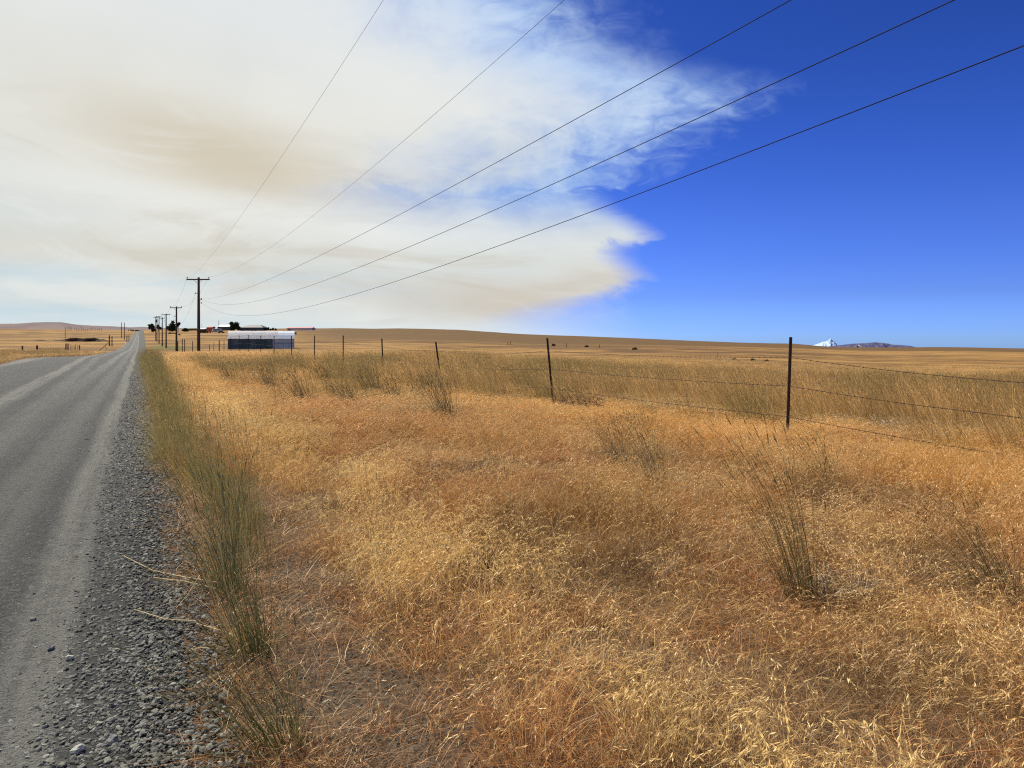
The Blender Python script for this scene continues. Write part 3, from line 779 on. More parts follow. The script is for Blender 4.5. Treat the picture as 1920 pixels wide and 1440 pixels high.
# ------------------------------------------------------------------ loose stones on the road
def stone_mesh(seed, mat):
    import bmesh
    r = random.Random(seed); bm = bmesh.new(); bmesh.ops.create_icosphere(bm, subdivisions=1, radius=.5)
    sx, sy, sz = 1.0, r.uniform(.6, .9), r.uniform(.38, .65)
    for v in bm.verts:
        j = 1 + r.uniform(-.22, .22); v.co = Vector((v.co.x * sx * j, v.co.y * sy * j, v.co.z * sz * j))
    me = bpy.data.meshes.new('stone_source'); bm.to_mesh(me); bm.free(); me.materials.append(mat); return me
def mat_stone():
    m, N, out = new_mat('crushed_stone')
    ia = N.node('ShaderNodeAttribute', attribute_type='INSTANCER', attribute_name='icol')
    tc = N.node('ShaderNodeTexCoord'); n = N.noise(tc.outputs['Object'], 4, 3, .6)
    c = N.mix(N.mr(n, .3, .7, 0, .35), ia.outputs['Vector'], (.30, .29, .26))
    pbr(N, out, c, .85, n, .3, .02, spec=.25)
    return m
M_stone = mat_stone()
P_stone = [proto('stone_source', stone_mesh(400 + i, M_stone)) for i in range(10)]
def stones(name, Y0, Y1, dens, u0, u1, size, seed, label, soft=.06, lift=0.25):
    r = np.random.default_rng(seed); n = int((Y1 - Y0) * (u1 - u0 + 2 * soft) * dens)
    Y = Y0 + (Y1 - Y0) * r.random(n) ** (1.5 if Y1 < 20 else 2.0); u = r.uniform(u0 - soft, u1 + soft, n)
    w = np.clip(np.minimum(u - (u0 - soft), (u1 + soft) - u) / (2 * soft), 0, 1)
    wav = .12 * (vn4.fbm(Y / 1.5, Y * 0 + seed, 3) - .5) * 2
    kk = r.random(n) < w * (.6 + .4 * sst(.4, .6, vn2.fbm(u * 3, Y * 1.5, 3)))
    Y, u = Y[kk], u[kk] + wav[kk]; n = len(Y); X = u + S * Y
    s = size[0] + (size[1] - size[0]) * r.random(n) ** 3.5
    s = s * (1 + .6 * sst(5, 12, Y) + .5 * sst(12, 28, Y))
    g = (.032 + .17 * r.random(n) ** 1.5) * np.where(r.random(n) < .05, 1.6, 1)
    c = np.stack([g, g * .99, g * r.uniform(.76, .90, n)], -1)
    rot = np.stack([r.normal(0, .35, n), r.normal(0, .35, n), r.uniform(0, 6.28, n)], -1)
    scl = np.stack([s, s, s], -1)
    z = height(X, Y) + .014 + s * (lift - .18) + .03 * np.exp(-((u - u0) / .4) ** 2) * 0
    scatter(name, P_stone, np.stack([X, Y, z], -1), rot, scl, r.integers(0, 10, n), c, M_stone, label)
stones('gravel', 1.2, 30, 5200, -.36, .38, (.006, .036), 51, 'loose coarse crushed gravel heaped along the right edge of the road')
stones('fine_gravel', 1.2, 16, 1700, -5.0, -.3, (.005, .020), 52, 'fine crushed stone scattered over the packed road', lift=.3)
stones('loose_gravel', 1.2, 14, 700, -1.5, -.30, (.008, .026), 55, 'loose stones strayed from the gravel heap onto the packed road')
stones('scattered_gravel', 1.2, 9, 1300, .35, 1.6, (.004, .018), 53, 'small stones lying in the bare soil between gravel and grass')
def big_stones():
    mt = simple('dark_basalt', (.10, .10, .105), (.2, .2, .19), 9, .85, .3)
    L = [(62, 1164, .035, 'dark stone lying alone on the packed road, farther of two'), (96, 1218, .040, 'dark angular stone on the packed road at the foot of the gravel'), (130, 1236, .045, 'pale flat stone lying beside the dark angular stone'), (147, 1408, .05, 'pale slab of stone in the gravel near the bottom left'), (212, 1390, .05, 'rounded gray stone in the gravel near the bottom'), (163, 828, .055, 'lone dark pebble far out on the packed road')]
    for i, (px, py, sz, lb) in enumerate(L):
        Y = 1.48 * F / (py - HY); X = (px - 960) / F * Y
        import bmesh
        r = random.Random(i + 70); bm = bmesh.new(); bmesh.ops.create_icosphere(bm, subdivisions=2, radius=.5)
        for v in bm.verts:
            q = v.co.normalized(); j = 1 + .25 * math.sin(q.x * 5 + i) * math.cos(q.y * 4 + i * 2) + r.uniform(-.05, .05); v.co = Vector((v.co.x * j, v.co.y * .75 * j, v.co.z * .55 * j))
        me = bpy.data.meshes.new('stone'); bm.to_mesh(me); bm.free()
        me.materials.append(mt if i not in (2, 3) else simple('pale_basalt', (.36, .35, .31), (.28, .27, .25), 9, .8, .3))
        o = bpy.data.objects.new('stone', me); col.objects.link(o); o.scale = (sz,) * 3; o.rotation_euler = (.1, .15, i * 1.3)
        o.location = (X, Y, gh(X, Y) + .02 + sz * .12); tag(o, lb, 'stone', 'larger stones on the road')
big_stones()

# ------------------------------------------------------------------ wire fence
M_post = simple('rusty_steel', (.030, .018, .014), (.055, .028, .018), 14, .75, .2, .2)
M_wire = simple('rusty_wire', (.045, .032, .025), (.07, .04, .03), 30, .7, 0, .3)
M_wood = simple('weathered_wood', (.10, .075, .055), (.055, .042, .032), 9, .9, .4, 0, (1, 1, .12))
UF = 10.62
fp = [(None, 5.2, .0, 0.0)]
FP = [(1480, 5.6 * 0 + 11.6, 1483, 632, 1476, 812), (1028, 18.4, 1026, 634, 1038, 752), (818, 25.4, 817, 641, 829, 716), (716, 31.1, 716, 635, 718.5, 696), (643, 37.1, 643.5, 629, 643.5, 683), (590, 43.1, 590, 629, 589, 668), (547, 49.6, 546.5, 630, 547, 662), (514, 56.1, 514, 629.5, 514, 655), (489, 62.3, 489, 629, 489, 652), (465.5, 69.4, 465.5, 628.5, 465.5, 650), (449, 75.5, 448.5, 630, 448.5, 650), (434, 82, 433, 632, 433, 650)]
fence = empty('wire_fence', (UF + S * 11.6, 11.6, gh(UF + S * 11.6, 11.6)))
tag(fence, 'barbed wire fence on dark steel posts running away along the verge', 'fence')
F0 = fence.location.copy()
def fpost(bot, top, i):
    b = MB(); d = top - bot; L = d.length; z = d.normalized()
    x = Vector((1, .5, 0)).normalized(); y = z.cross(x).normalized(); x = y.cross(z)
    R = Matrix((x, y, z)).transposed(); mid = (bot + top) / 2
    b.box(mid, (.058, .006, L), R); b.box(mid + y * .019, (.006, .032, L - .004), R)
    for k in range(int(L / .055)):
        b.box(bot + z * (.03 + k * .055) - y * .006, (.014, .008, .014), R)
    b.box(mid + z * (L * .5 - L + .12) , (.12, .004, .10), R)
    b.v = [tuple(Vector(v) - F0) for v in b.v]
    return b.build('post', M_post, fence)
tops = []
zs = []
for (px, Y, tx, ty, bx, by) in FP:
    X = (px - 960) / F * Y
    T = Vector(((tx - 960) / F * Y, Y, (HY - ty) / F * Y)); B = Vector(((bx - 960) / F * Y, Y, min((HY - by) / F * Y, gh(X, Y)) - .12))
    if Y > 50: B.z = gh(X, Y) - .3; T.z = max(T.z, gh(X, Y) + 1.25)
    tops.append((B, T)); fpost(B, T, 0)
# one post nearer than the frame shows carries the wires out to the right
Yn = 5.3; Xn = UF + S * Yn
B = Vector((Xn, Yn, gh(Xn, Yn) - .1)); T = Vector((Xn + .03, Yn, gh(Xn, Yn) + 1.40))
tops.insert(0, (B, T)); fpost(B, T, 0)
def wire_run(pts_px):
    pass
M_barbs = []
hts = [.33, .80, 1.30]       # below the top
for wi, hb in enumerate(hts):
    b = MB(); r = random.Random(wi)
    for i in range(len(tops) - 1):
        (B1, T1), (B2, T2) = tops[i], tops[i + 1]
        def on(B, T):
            d = (B - T).normalized(); return T + d * min(hb, (T - B).length - .15) + Vector((-.015, -.02, 0))
        p, q = on(B1, T1), on(B2, T2); sag = [.13, .05, .10, .06, .05, .05, .03, .03, .03, .03, .03, .03][i] * (1 - .2 * wi)
        if i == 0: p.z -= .05 * (wi == 0)
        n = 14; pts = []
        for k in range(n + 1):
            f = k / n; v = p.lerp(q, f); v.z -= 4 * sag * f * (1 - f) + .004 * r.uniform(-1, 1) * (0 < k < n)
            pts.append(v)
        rad = .0042
        b.tube([v - F0 for v in pts], rad, 5)
        if i < 6:      # barbs every 12 cm or so
            L = (p - q).length; m_ = int(L / .13)
            for k in range(1, m_):
                f = k / m_ + r.uniform(-.003, .003); v = p.lerp(q, f); v.z -= 4 * sag * f * (1 - f)
                for s_ in (0, 1):
                    a = r.uniform(0, 3.14); dv = Vector((.3 * math.cos(a), .3 * math.cos(a), math.sin(a))).normalized() * .015
                    b.tube([v - dv - F0, v + dv - F0], .0016, 3)
                b.tube([v + Vector((.006, -.012, 0)) - F0, v - Vector((.006, -.012, 0)) - F0], .0055, 5)
    b.build('barbed_wire', M_wire, fence)

# ------------------------------------------------------------------ power poles and lines
M_pole = simple('dark_creosote_wood', (.038, .028, .022), (.065, .048, .036), 6, .9, .4, 0, (1, 1, .08))
M_ins = simple('dark_glass_insulator', (.03, .035, .04), (.05, .05, .05), 5, .25)
M_line = simple('dark_cable', (.018, .018, .02), (.03, .03, .03), 20, .9, 0, 0, spec=.05)
PO = [(372.5, 75.0, 520, 43, 0), (330.8, 120., 574.5, 22, 0), (311.5, 168., 588, 16, .02), (304.2, 196., 595, 10, 0), (298.2, 229., 592.5, 10, 0), (294.3, 262., 593, 8, 0), (292, 282., 594.5, 9, 0)]
PLAB = ['tall dark utility pole with a wide crossarm, nearest of the row', 'second utility pole in the row, half as tall, in front of the round tree', 'third utility pole in the row with its crossarm tilted slightly', 'fourth utility pole with a narrow crossarm in the row', 'fifth utility pole, a little taller than its nearer neighbour', 'sixth utility pole, thin, rising over the far tree', 'farthest utility pole of the row, carrying a transformer can']
AX = Vector((1, -S * 0 + .0, 0))
def power_pole(i):
    px, Y, yt, aw, tilt = PO[i]
    X = (px - 960) / F * Y; g = gh(X, Y); top = (HY - yt) / F * Y; H = top - g
    o = empty('utility_pole', (X, Y, g))
    b = MB(); rb = .165 if i == 0 else .16
    b.tube([(0, 0, -.5), (0, 0, H * .3), (.0, 0, H * .7), (0.0, 0, H)], [rb, rb * .93, rb * .8, rb * .68], 14); b.build('pole', M_pole, o, True)
    A = aw / F * Y; za = H - .24; rot = Matrix.Rotation(-tilt * 3, 3, 'Y')
    b = MB(); b.box((0, -.15, za), (A, .10, .13), rot); b.build('crossarm', M_pole, o)
    for s_ in (-1, 1):
        b = MB(); b.tube([(s_ * .36 * A * .5, -.16, za - .06), (s_ * .02, -.16, za - .42)], .018, 5); b.build('brace', M_pole, o)
        b = MB(); b.tube([(s_ * A * .47, -.15, za + .06), (s_ * A * .47, -.15, za + .15)], .018, 6)
        b.tube([(s_ * A * .47, -.15, za + .13), (s_ * A * .47, -.15, za + .18), (s_ * A * .47, -.15, za + .24), (s_ * A * .47, -.15, za + .27)], [.055, .07, .05, .03], 8); b.build('insulator', M_ins, o, True)
    if i < 3:
        for z, s_ in ((4.49, 1), (4.4, 1), (4.05, 1)) if i == 0 else ((-1, 1),):
            zz = z - g if z > 0 else H - 2.1
            if i == 0:
                b = MB(); b.tube([(0, -.14, zz), (.36, -.16, zz)], .02, 5); b.tube([(.36, -.16, zz - .05), (.36, -.16, zz + .07)], .045, 8); b.build('bracket', M_ins, o)
        b = MB(); b.tube([(0, -.12, H - 1.75), (-.30, -.14, H - 1.70)], .022, 5); b.tube([(-.30, -.14, H - 1.76), (-.30, -.14, H - 1.6)], .04, 8); b.build('bracket', M_ins, o)
    if i == 6:
        b = MB(); b.tube([(.42, -.3, H - 2.2), (.42, -.3, H - 1.0)], .42, 12); b.build('transformer', M_ins, o)
    tag(o, PLAB[i], 'utility pole', 'utility poles in a row beside the road')
    return o, Vector((X, Y, g)), H, A
poles = [power_pole(i) for i in range(7)]
LW = [(5.0, (7.95371561, -.0759333222, 7.35640505e-4), 'uppermost power line crossing the sky, steepest of the five'), (7.4, (6.75079887, -.0776979504, 1.04982493e-3), 'second power line from the left across the smoke'), (6.6, (3.70524273, -.0388529401, 6.57800268e-4), 'middle power line of the five crossing the sky'), (6.6, (3.09794625, -.0640075935, 1.0841795e-3), 'fourth power line, second lowest of the five'), (6.6, (2.60799728, -.0829370841, 1.35927949e-3), 'lowest sagging power line reaching the right edge of the sky')]
for wi, (off, cf, lb) in enumerate(LW):
    b = MB(); pts = []
    for k in range(90):
        f = k / 89; Y = 74.85 - 95 * f
        pts.append((off + S * Y, Y, cf[0] + cf[1] * Y + cf[2] * Y * Y))
    b.tube(pts, .0050 if wi > 1 else .0038, 6)
    o = b.build('power_line', M_line); tag(o, lb, 'power line', 'power lines overhead')
for i in range(0, 4):
    (o1, p1, H1, A1), (o2, p2, H2, A2) = poles[i], poles[i + 1]
    ends = [((-A1 * .47, H1 - .0), (-A2 * .47, H2 - .0), 1.0, 'left high span'), ((A1 * .47, H1 - .0), (A2 * .47, H2 - .0), 1.0, 'right high span'), ((-.30, H1 - 1.66), (-.30, H2 - 1.9), 2.0, 'low span')]
    for (a1, h1), (a2, h2), sag, nm in ends:
        b = MB(); pts = []
        for k in range(21):
            f = k / 20; v = (p1 + Vector((a1, -.15, h1))).lerp(p2 + Vector((a2, -.15, h2)), f); v.z -= 4 * sag * f * (1 - f); pts.append(v)
        b.tube(pts, .006 if i == 0 else .009, 5)
        o = b.build('power_line', M_line)
        w = ['first and second', 'second and third', 'third and fourth', 'fourth and fifth'][i]
        tag(o, f'{nm} of wire hanging between the {w} utility poles', 'power line', 'power lines between the far poles')

# ------------------------------------------------------------------ shed with white sheet roof
def px_size(n, Y): return n / F * Y
M_white = simple('white_roof_sheet', (.80, .81, .82), (.70, .71, .72), 1.5, .45)
def sheet(name, c1):
    m, N, out = new_mat(name); d = N.node('ShaderNodeBsdfDiffuse'); d.inputs[0].default_value = (*c1, 1)
    t_ = N.node('ShaderNodeBsdfTranslucent'); t_.inputs[0].default_value = (*c1, 1); mx = N.node('ShaderNodeMixShader'); mx.inputs[0].default_value = .55
    tc = N.node('ShaderNodeTexCoord'); n = N.noise(N.vmul(tc.outputs['Object'], (4, 1, 1)), 1.5, 4, .6)
    c = N.mix(N.mr(n, .35, .7), c1, tuple(k * .86 for k in c1)); N.l.new(c, d.inputs[0]); N.l.new(c, t_.inputs[0])
    N.l.new(d.outputs[0], mx.inputs[1]); N.l.new(t_.outputs[0], mx.inputs[2]); N.l.new(mx.outputs[0], out.inputs[0]); return m
M_tarp = sheet('white_plastic_sheet', (.97, .97, .96))
M_white2 = simple('greyed_white_roof_sheet', (.55, .60, .66), (.48, .53, .60), 1.5, .45)  # grey light of the sloped right roof end, painted into the sheet colour
M_galv = simple('grey_wall_sheet', (.30, .34, .42), (.24, .27, .34), 2.0, .6, 0, .1)
M_blue = simple('dark_blue_panel', (.035, .065, .095), (.02, .035, .05), 1.2, .75)  # dark blue for the shed's long wall panels
M_blue2 = simple('lighter_blue_panel', (.055, .085, .11), (.03, .05, .065), 1.2, .75)  # slightly lighter tone on every third blue wall panel
M_dark = simple('dark_steel', (.03, .03, .035), (.05, .05, .05), 3, .7)
def shed():
    Y = 140.; X0 = (427 - 960) / F * Y; X1 = (546.5 - 960) / F * Y; L = X1 - X0
    g = gh((X0 + X1) / 2, Y) ; zb = (HY - 653) / F * Y; zt = (HY - 620) / F * Y; ze = (HY - 634.5) / F * Y
    ang = .30
    o = empty('livestock_shed', (X0, Y, zb), ang)
    H = zt - zb; E = ze - zb; D = 4.6; L = L * 1.0
    nW = 12; dx = L / nW
    split = .715
    # arched roof: profile in (depth, z)
    R_ = H - E; prof = [(-.12, E), (.0, E + .06), (.6, E + .42 * R_), (1.2, E + .72 * R_), (1.8, E + .93 * R_), (2.3, H), (2.8, E + .93 * R_), (3.4, E + .72 * R_), (4.0, E + .42 * R_), (4.7, E)]
    for k in range(nW):
        x0, x1 = k * dx + .01, (k + 1) * dx - .01; b = MB()
        ps = prof; up = .02 * (k % 2); n = len(ps)
        vs = [(x, d, z + up) for x in (x0 - .04, x1 + .04) for d, z in ps] + [(x, d * .985 + .03, z + up - .05) for x in (x0 - .04, x1 + .04) for d, z in ps]
        fs = [(i, i + 1, n + i + 1, n + i) for i in range(n - 1)] + [(2 * n + i, 3 * n + i, 3 * n + i + 1, 2 * n + i + 1) for i in range(n - 1)]
        fs += [(i, 2 * n + i, 2 * n + i + 1, i + 1) for i in range(n - 1)] + [(n + i, n + i + 1, 3 * n + i + 1, 3 * n + i) for i in range(n - 1)]
        fs += [(0, n, 3 * n, 2 * n), (n - 1, 3 * n - 1, 4 * n - 1, 2 * n - 1)]
        b.add(vs, fs); b.build('roof_panel', M_tarp if (k + .5) / nW < split + .05 else M_white2, o)
        wall = M_galv if (k + .5) / nW > .66 else (M_blue, M_blue2, M_blue)[k % 3]
        b = MB(); b.box(((x0 + x1) / 2, .06 + .015 * (k % 2), E / 2 - .2), (x1 - x0, .04, E + .4)); b.build('wall_panel', wall, o)
        b = MB(); b.box(((x0 + x1) / 2, D - .1, E / 2 - .2), (x1 - x0, .04, E + .4)); b.build('wall_panel', wall, o)
    b = MB(); b.prism([(d, z - .03) for d, z in prof[1:-1]] + [(D - .1, -.4), (.10, -.4)], L - .05, L - .01); b.build('end_wall', M_galv, o)
    b = MB(); b.box((L * .84, .01, E * .52), (L * .30, .03, .07)); b.build('rail', M_dark, o)
    for f in (.03, .66):
        b = MB(); b.box((L * f, .0, E * .5 - .2), (.10, .08, E + .4)); b.build('door_post', M_dark, o)
    tag(o, 'long low livestock shed with an arched white sheet roof and blue front', 'shed')
shed()

# ------------------------------------------------------------------ farmstead on the ridge
M_red = simple('red_paint', (.42, .06, .04), (.30, .045, .03), 1, .6)
M_redroof = simple('faded_red_roof', (.52, .16, .15), (.44, .13, .12), .6, .5)
M_pale = simple('pale_siding', (.42, .45, .52), (.34, .37, .44), .8, .6)
M_slate = simple('dark_slate_siding', (.055, .065, .085), (.04, .045, .06), 1, .7)
M_dkroof = simple('dark_roof', (.04, .045, .055), (.06, .065, .075), 1, .6)
M_litroof = simple('light_metal_roof', (.55, .58, .58), (.48, .50, .52), 1, .4)
M_glass = simple('dark_window', (.02, .025, .03), (.03, .035, .04), 2, .15)
M_brown = simple('brown_boards', (.13, .095, .065), (.08, .06, .045), 1.5, .9)
def gable(name, x0, x1, yt, ye, yb, Y, D, walls, roof, label, cat, ridge_x=True, hip=0.0, wins=(), overhang=.4, group=None):
    X0, X1 = (x0 - 960) / F * Y, (x1 - 960) / F * Y; L = X1 - X0; zb = gh((X0 + X1) / 2, Y) - .2
    zt = (HY - yt) / F * Y - zb; ze = (HY - ye) / F * Y - zb
    o = empty(name, (X0, Y, zb))
    if ridge_x:
        b = MB(); b.box((L / 2, D / 2, ze / 2), (L - .3, D - .3, ze)); b.build('wall', walls, o)
        b = MB(); h_ = hip * L
        vs = [(-overhang * .3, -overhang, ze), (L + overhang * .3, -overhang, ze), (L + overhang * .3, D + overhang, ze), (-overhang * .3, D + overhang, ze), (h_, D / 2, zt), (L - h_, D / 2, zt)]
        vs += [(x, y, z - .15) for x, y, z in vs[:4]]
        b.add(vs, [(0, 1, 5, 4), (2, 3, 4, 5), (0, 4, 3), (1, 2, 5), (0, 6, 7, 1), (1, 7, 8, 2), (2, 8, 9, 3), (3, 9, 6, 0), (6, 9, 8, 7)]); b.build('roof', roof, o)
    else:
        b = MB(); b.prism([(.15, 0), (L - .15, 0), (L - .15, ze), (L / 2, zt - .2), (.15, ze)], 0, D, 'y'); b.build('wall', walls, o)
        b = MB()
        for s0, s1 in ((-.2, L / 2), (L + .2, L / 2)):
            b.add([(s0, -.4, ze), (s1, -.4, zt), (s1, D + .4, zt), (s0, D + .4, ze), (s0, -.4, ze + .2), (s1, -.4, zt + .2), (s1, D + .4, zt + .2), (s0, D + .4, ze + .2)], [(0, 1, 2, 3), (7, 6, 5, 4), (0, 4, 5, 1), (3, 2, 6, 7), (0, 3, 7, 4), (1, 5, 6, 2)])
        b.build('roof', roof, o)
    for (f0, f1, g0, g1, nm) in wins:
        b = MB(); b.box((L * (f0 + f1) / 2, .12, ze * (g0 + g1) / 2), (L * (f1 - f0), .12, ze * (g1 - g0))); b.build(nm, M_glass, o)
    tag(o, label, cat, group); return o
gable('barn', 537.5, 585, 613.2, 615.2, 620.5, 520, 9, M_pale, M_redroof, 'long pale barn with a faded red roof, alone right of the farm', 'barn', wins=((.05, .16, 0, .5, 'door'),))
gable('barn', 451, 493, 608.6, 614.0, 620, 515, 11, M_slate, M_dkroof, 'dark slate barn with a low hipped roof behind the white shed', 'barn', hip=.22, wins=((.30, .36, 0, .6, 'door'), (.60, .64, .1, .7, 'window'), (.70, .80, 0, .6, 'door')))
gable('farmhouse', 407, 430, 608.8, 612.5, 619, 530, 9, M_slate, M_litroof, 'farmhouse with a light metal roof beside the dark round tree', 'house', wins=((.2, .32, .3, .75, 'window'), (.6, .72, .3, .75, 'window')))
gable('red_shed', 387, 398.5, 611.8, 613.6, 620, 500, 5, M_red, M_red, 'small red shed at the left end of the farmyard', 'shed', hip=0)
gable('outbuilding', 352, 366, 614.8, 616.6, 619.5, 540, 6, M_brown, M_brown, 'low weathered brown outbuilding left of the red shed', 'outbuilding')
gable('outbuilding', 368, 384, 615.4, 616.8, 619.8, 505, 6, M_brown, M_litroof, 'low outbuilding with a pale roof just behind the nearest pole', 'outbuilding')
def trailer():
    Y = 490.; X0 = (397.5 - 960) / F * Y; L = px_size(16.5, Y); zb = gh(X0, Y)
    o = empty('camper_trailer', (X0, Y, zb)); H = px_size(6.2, Y)
    b = MB(); b.prism([(0, .5), (L * .98, .5), (L, H * .55), (L * .97, H), (.25, H), (0, H * .8)], 0, 2.4, 'y'); b.build('body', M_litroof, o)
    b = MB(); b.box((L * .5, -.03, H * .62), (L * .8, .06, H * .38)); b.build('window', M_glass, o)
    for f in (.35, .5):
        b = MB(); b.tube([(L * f, -.05, .4), (L * f, .25, .4)], .4, 12); b.build('wheel', M_dark, o)
    tag(o, 'pale camper trailer parked between the red shed and farmhouse', 'trailer')
trailer()
def car():
    Y = 440.; X0 = (408 - 960) / F * Y; L = px_size(9, Y) + .8; zb = gh(X0, Y)
    o = empty('parked_car', (X0, Y, zb))
    b = MB(); b.prism([(0, .3), (L, .3), (L, .85), (L * .8, .95), (L * .66, 1.4), (L * .3, 1.4), (L * .12, .95), (0, .9)], 0, 1.7, 'y'); b.build('body', M_dark, o)
    b = MB(); b.prism([(L * .3, .97), (L * .74, .97), (L * .64, 1.33), (L * .32, 1.33)], -.02, 1.72, 'y'); b.build('window', M_glass, o)
    for f in (.2, .8):
        for y in (-.03, 1.55):
            b = MB(); b.tube([(L * f, y, .32), (L * f, y + .18, .32)], .32, 12); b.build('wheel', M_dark, o)
    tag(o, 'dark car parked on the slope below the camper trailer', 'car')
car()
def mast(px, yt, Y, lb, r=.12, cat='pole', nm='mast', cross=False):
    p = at(px, Y); H = (HY - yt) / F * Y - p.z
    o = empty(nm, p); b = MB(); b.tube([(0, 0, -.3), (0, 0, H)], [r, r * .75], 8); b.build('pole', M_pole, o)
    if cross: b = MB(); b.box((0, -.1, H - .5), (px_size(2.5, Y), .12, .12)); b.build('crossarm', M_pole, o)
    tag(o, lb, cat); return o
mast(410.3, 601, 505, 'tall dark mast standing before the farmhouse roof', .22)
mast(378.5, 607.5, 520, 'thin mast left of the red shed', .10)
mast(227.7, 604.5, 330, 'left one of two bare poles standing left of the road', .16, 'utility pole', 'utility_pole')
mast(233.2, 605, 300, 'right one of two bare poles standing left of the road', .16, 'utility pole', 'utility_pole')
mast(122.3, 613, 260, 'short lone pole in the golden field above the double gate posts', .10, 'utility pole', 'utility_pole')

# ------------------------------------------------------------------ trees and shrubs
def mat_leaf():
    m, N, out = new_mat('dark_foliage')
    tc = N.node('ShaderNodeTexCoord'); n = N.noise(tc.outputs['Object'], 1.2, 3, .6)
    c = N.mix(N.mr(n, .35, .65), (.022, .035, .014), (.05, .065, .022))
    d = N.node('ShaderNodeBsdfDiffuse'); N.l.new(c, d.inputs[0]); tl = N.node('ShaderNodeBsdfTranslucent'); N.l.new(c, tl.inputs[0])
    mx = N.node('ShaderNodeMixShader'); mx.inputs[0].default_value = .25; N.l.new(d.outputs[0], mx.inputs[1]); N.l.new(tl.outputs[0], mx.inputs[2]); N.l.new(mx.outputs[0], out.inputs[0])
    return m
M_leaf = mat_leaf(); M_sage = simple('dry_shrub', (.075, .065, .035), (.13, .10, .05), 2, .9)
def crown_mesh(seed, lobes, n, leaf, mat):
    r = np.random.default_rng(seed); lobes = np.array(lobes, float); w = lobes[:, 3] ** 2; w /= w.sum()
    k = r.choice(len(lobes), n, p=w); d = r.normal(size=(n, 3)); d /= np.linalg.norm(d, axis=1)[:, None]
    rad = lobes[k, 3] * (r.random(n) ** .4) * (1 + .25 * r.normal(size=n) * .5)
    c = lobes[k, :3] + d * rad[:, None] * np.array([1, 1, .85])
    a = r.normal(size=(n, 3)); a /= np.linalg.norm(a, axis=1)[:, None]; b_ = np.cross(a, r.normal(size=(n, 3))); b_ /= np.linalg.norm(b_, axis=1)[:, None]
    s = leaf * r.uniform(.6, 1.4, n)[:, None]
    V = np.stack([c - a * s, c + b_ * s * .6, c + a * s, c - b_ * s * .6], 1).reshape(-1, 3)
    return np_mesh('crown', V, np.arange(4 * n), np.arange(n) * 4, mat)
def tree(px, yb, Y, H, lobes, lb, n=1800, leaf=.35, cat='tree', name='broadleaf_tree', group=None, seed=1, sink=0):
    p = at(px, Y); p.z -= sink
    o = empty(name, p)
    b = MB(); b.tube([(0, 0, -.3), (.05 * H * .3, 0, H * .25), (0, 0, H * .6)], [H * .035, H * .026, H * .012], 8)
    for i, (x, y, z, r_) in enumerate(lobes[:4]): b.tube([(0, 0, H * .25), (x * .6, y * .6, H * .25 + (z - H * .25) * .6), (x, y, z)], [H * .018, H * .012, H * .005], 6)
    b.build('trunk', M_wood, o)
    me = crown_mesh(seed, lobes, n, leaf, M_leaf); c = bpy.data.objects.new('crown', me); col.objects.link(c); c.parent = o
    tag(o, lb, cat, group); return o
q = lambda n, Y: px_size(n, Y)
Yt = 500.; u1 = q(1, Yt)
tree(285, 619, Yt, 18 * u1, [(-3 * u1, 0, 12.5 * u1, 3.6 * u1), (1 * u1, 0, 11 * u1, 4.2 * u1), (2.5 * u1, 0, 5 * u1, 4 * u1), (-6 * u1, 0, 14 * u1, 1.8 * u1), (-4 * u1, 0, 9 * u1, 3 * u1), (0, 0, 15 * u1, 2.3 * u1)], 'ragged dark tree nearest the road, behind the row of far poles', seed=1)
tree(297, 619, Yt + 20, 14 * u1, [(0, 0, 8 * u1, 3.5 * u1), (3 * u1, 0, 6 * u1, 3 * u1), (-1 * u1, 0, 11 * u1, 2.4 * u1)], 'smaller dark tree directly behind the thin far poles', seed=2, n=1200)
tree(323, 619, 490, 21 * u1, [(0, 0, 12 * u1, 5.5 * u1), (1 * u1, 0, 18 * u1, 3.2 * u1), (-7 * u1, 0, 8 * u1, 4 * u1), (3 * u1, 0, 6 * u1, 5 * u1), (-3 * u1, 0, 5.5 * u1, 5 * u1), (6.5 * u1, 0, 9 * u1, 2.6 * u1)], 'largest dark tree left of the farm, behind the second pole', seed=3, n=2600)
tree(334, 619, 495, 17 * u1, [(0, 0, 14 * u1, 3.2 * u1), (2 * u1, 0, 16 * u1, 2.2 * u1), (-1 * u1, 0, 11 * u1, 2 * u1)], 'slender tree rising just right of the second pole', seed=4, n=900)
tree(348, 619, 500, 8 * u1, [(0, 0, 4 * u1, 3.6 * u1), (3 * u1, 0, 3 * u1, 3 * u1), (-3 * u1, 0, 3 * u1, 2.6 * u1)], 'low rounded bush tree between the large tree and the nearest pole', seed=5, n=1100)
tree(440, 619.5, 505, 20 * u1, [(-6 * u1, 0, 15 * u1, 4.2 * u1), (3 * u1, 0, 14 * u1, 5 * u1), (-2 * u1, 0, 9 * u1, 6.5 * u1), (5 * u1, 0, 8 * u1, 5 * u1), (9 * u1, 0, 5 * u1, 4 * u1), (-5 * u1, 0, 5 * u1, 4.5 * u1)], 'round dark tree between the farmhouse and the slate barn', seed=6, n=3200)
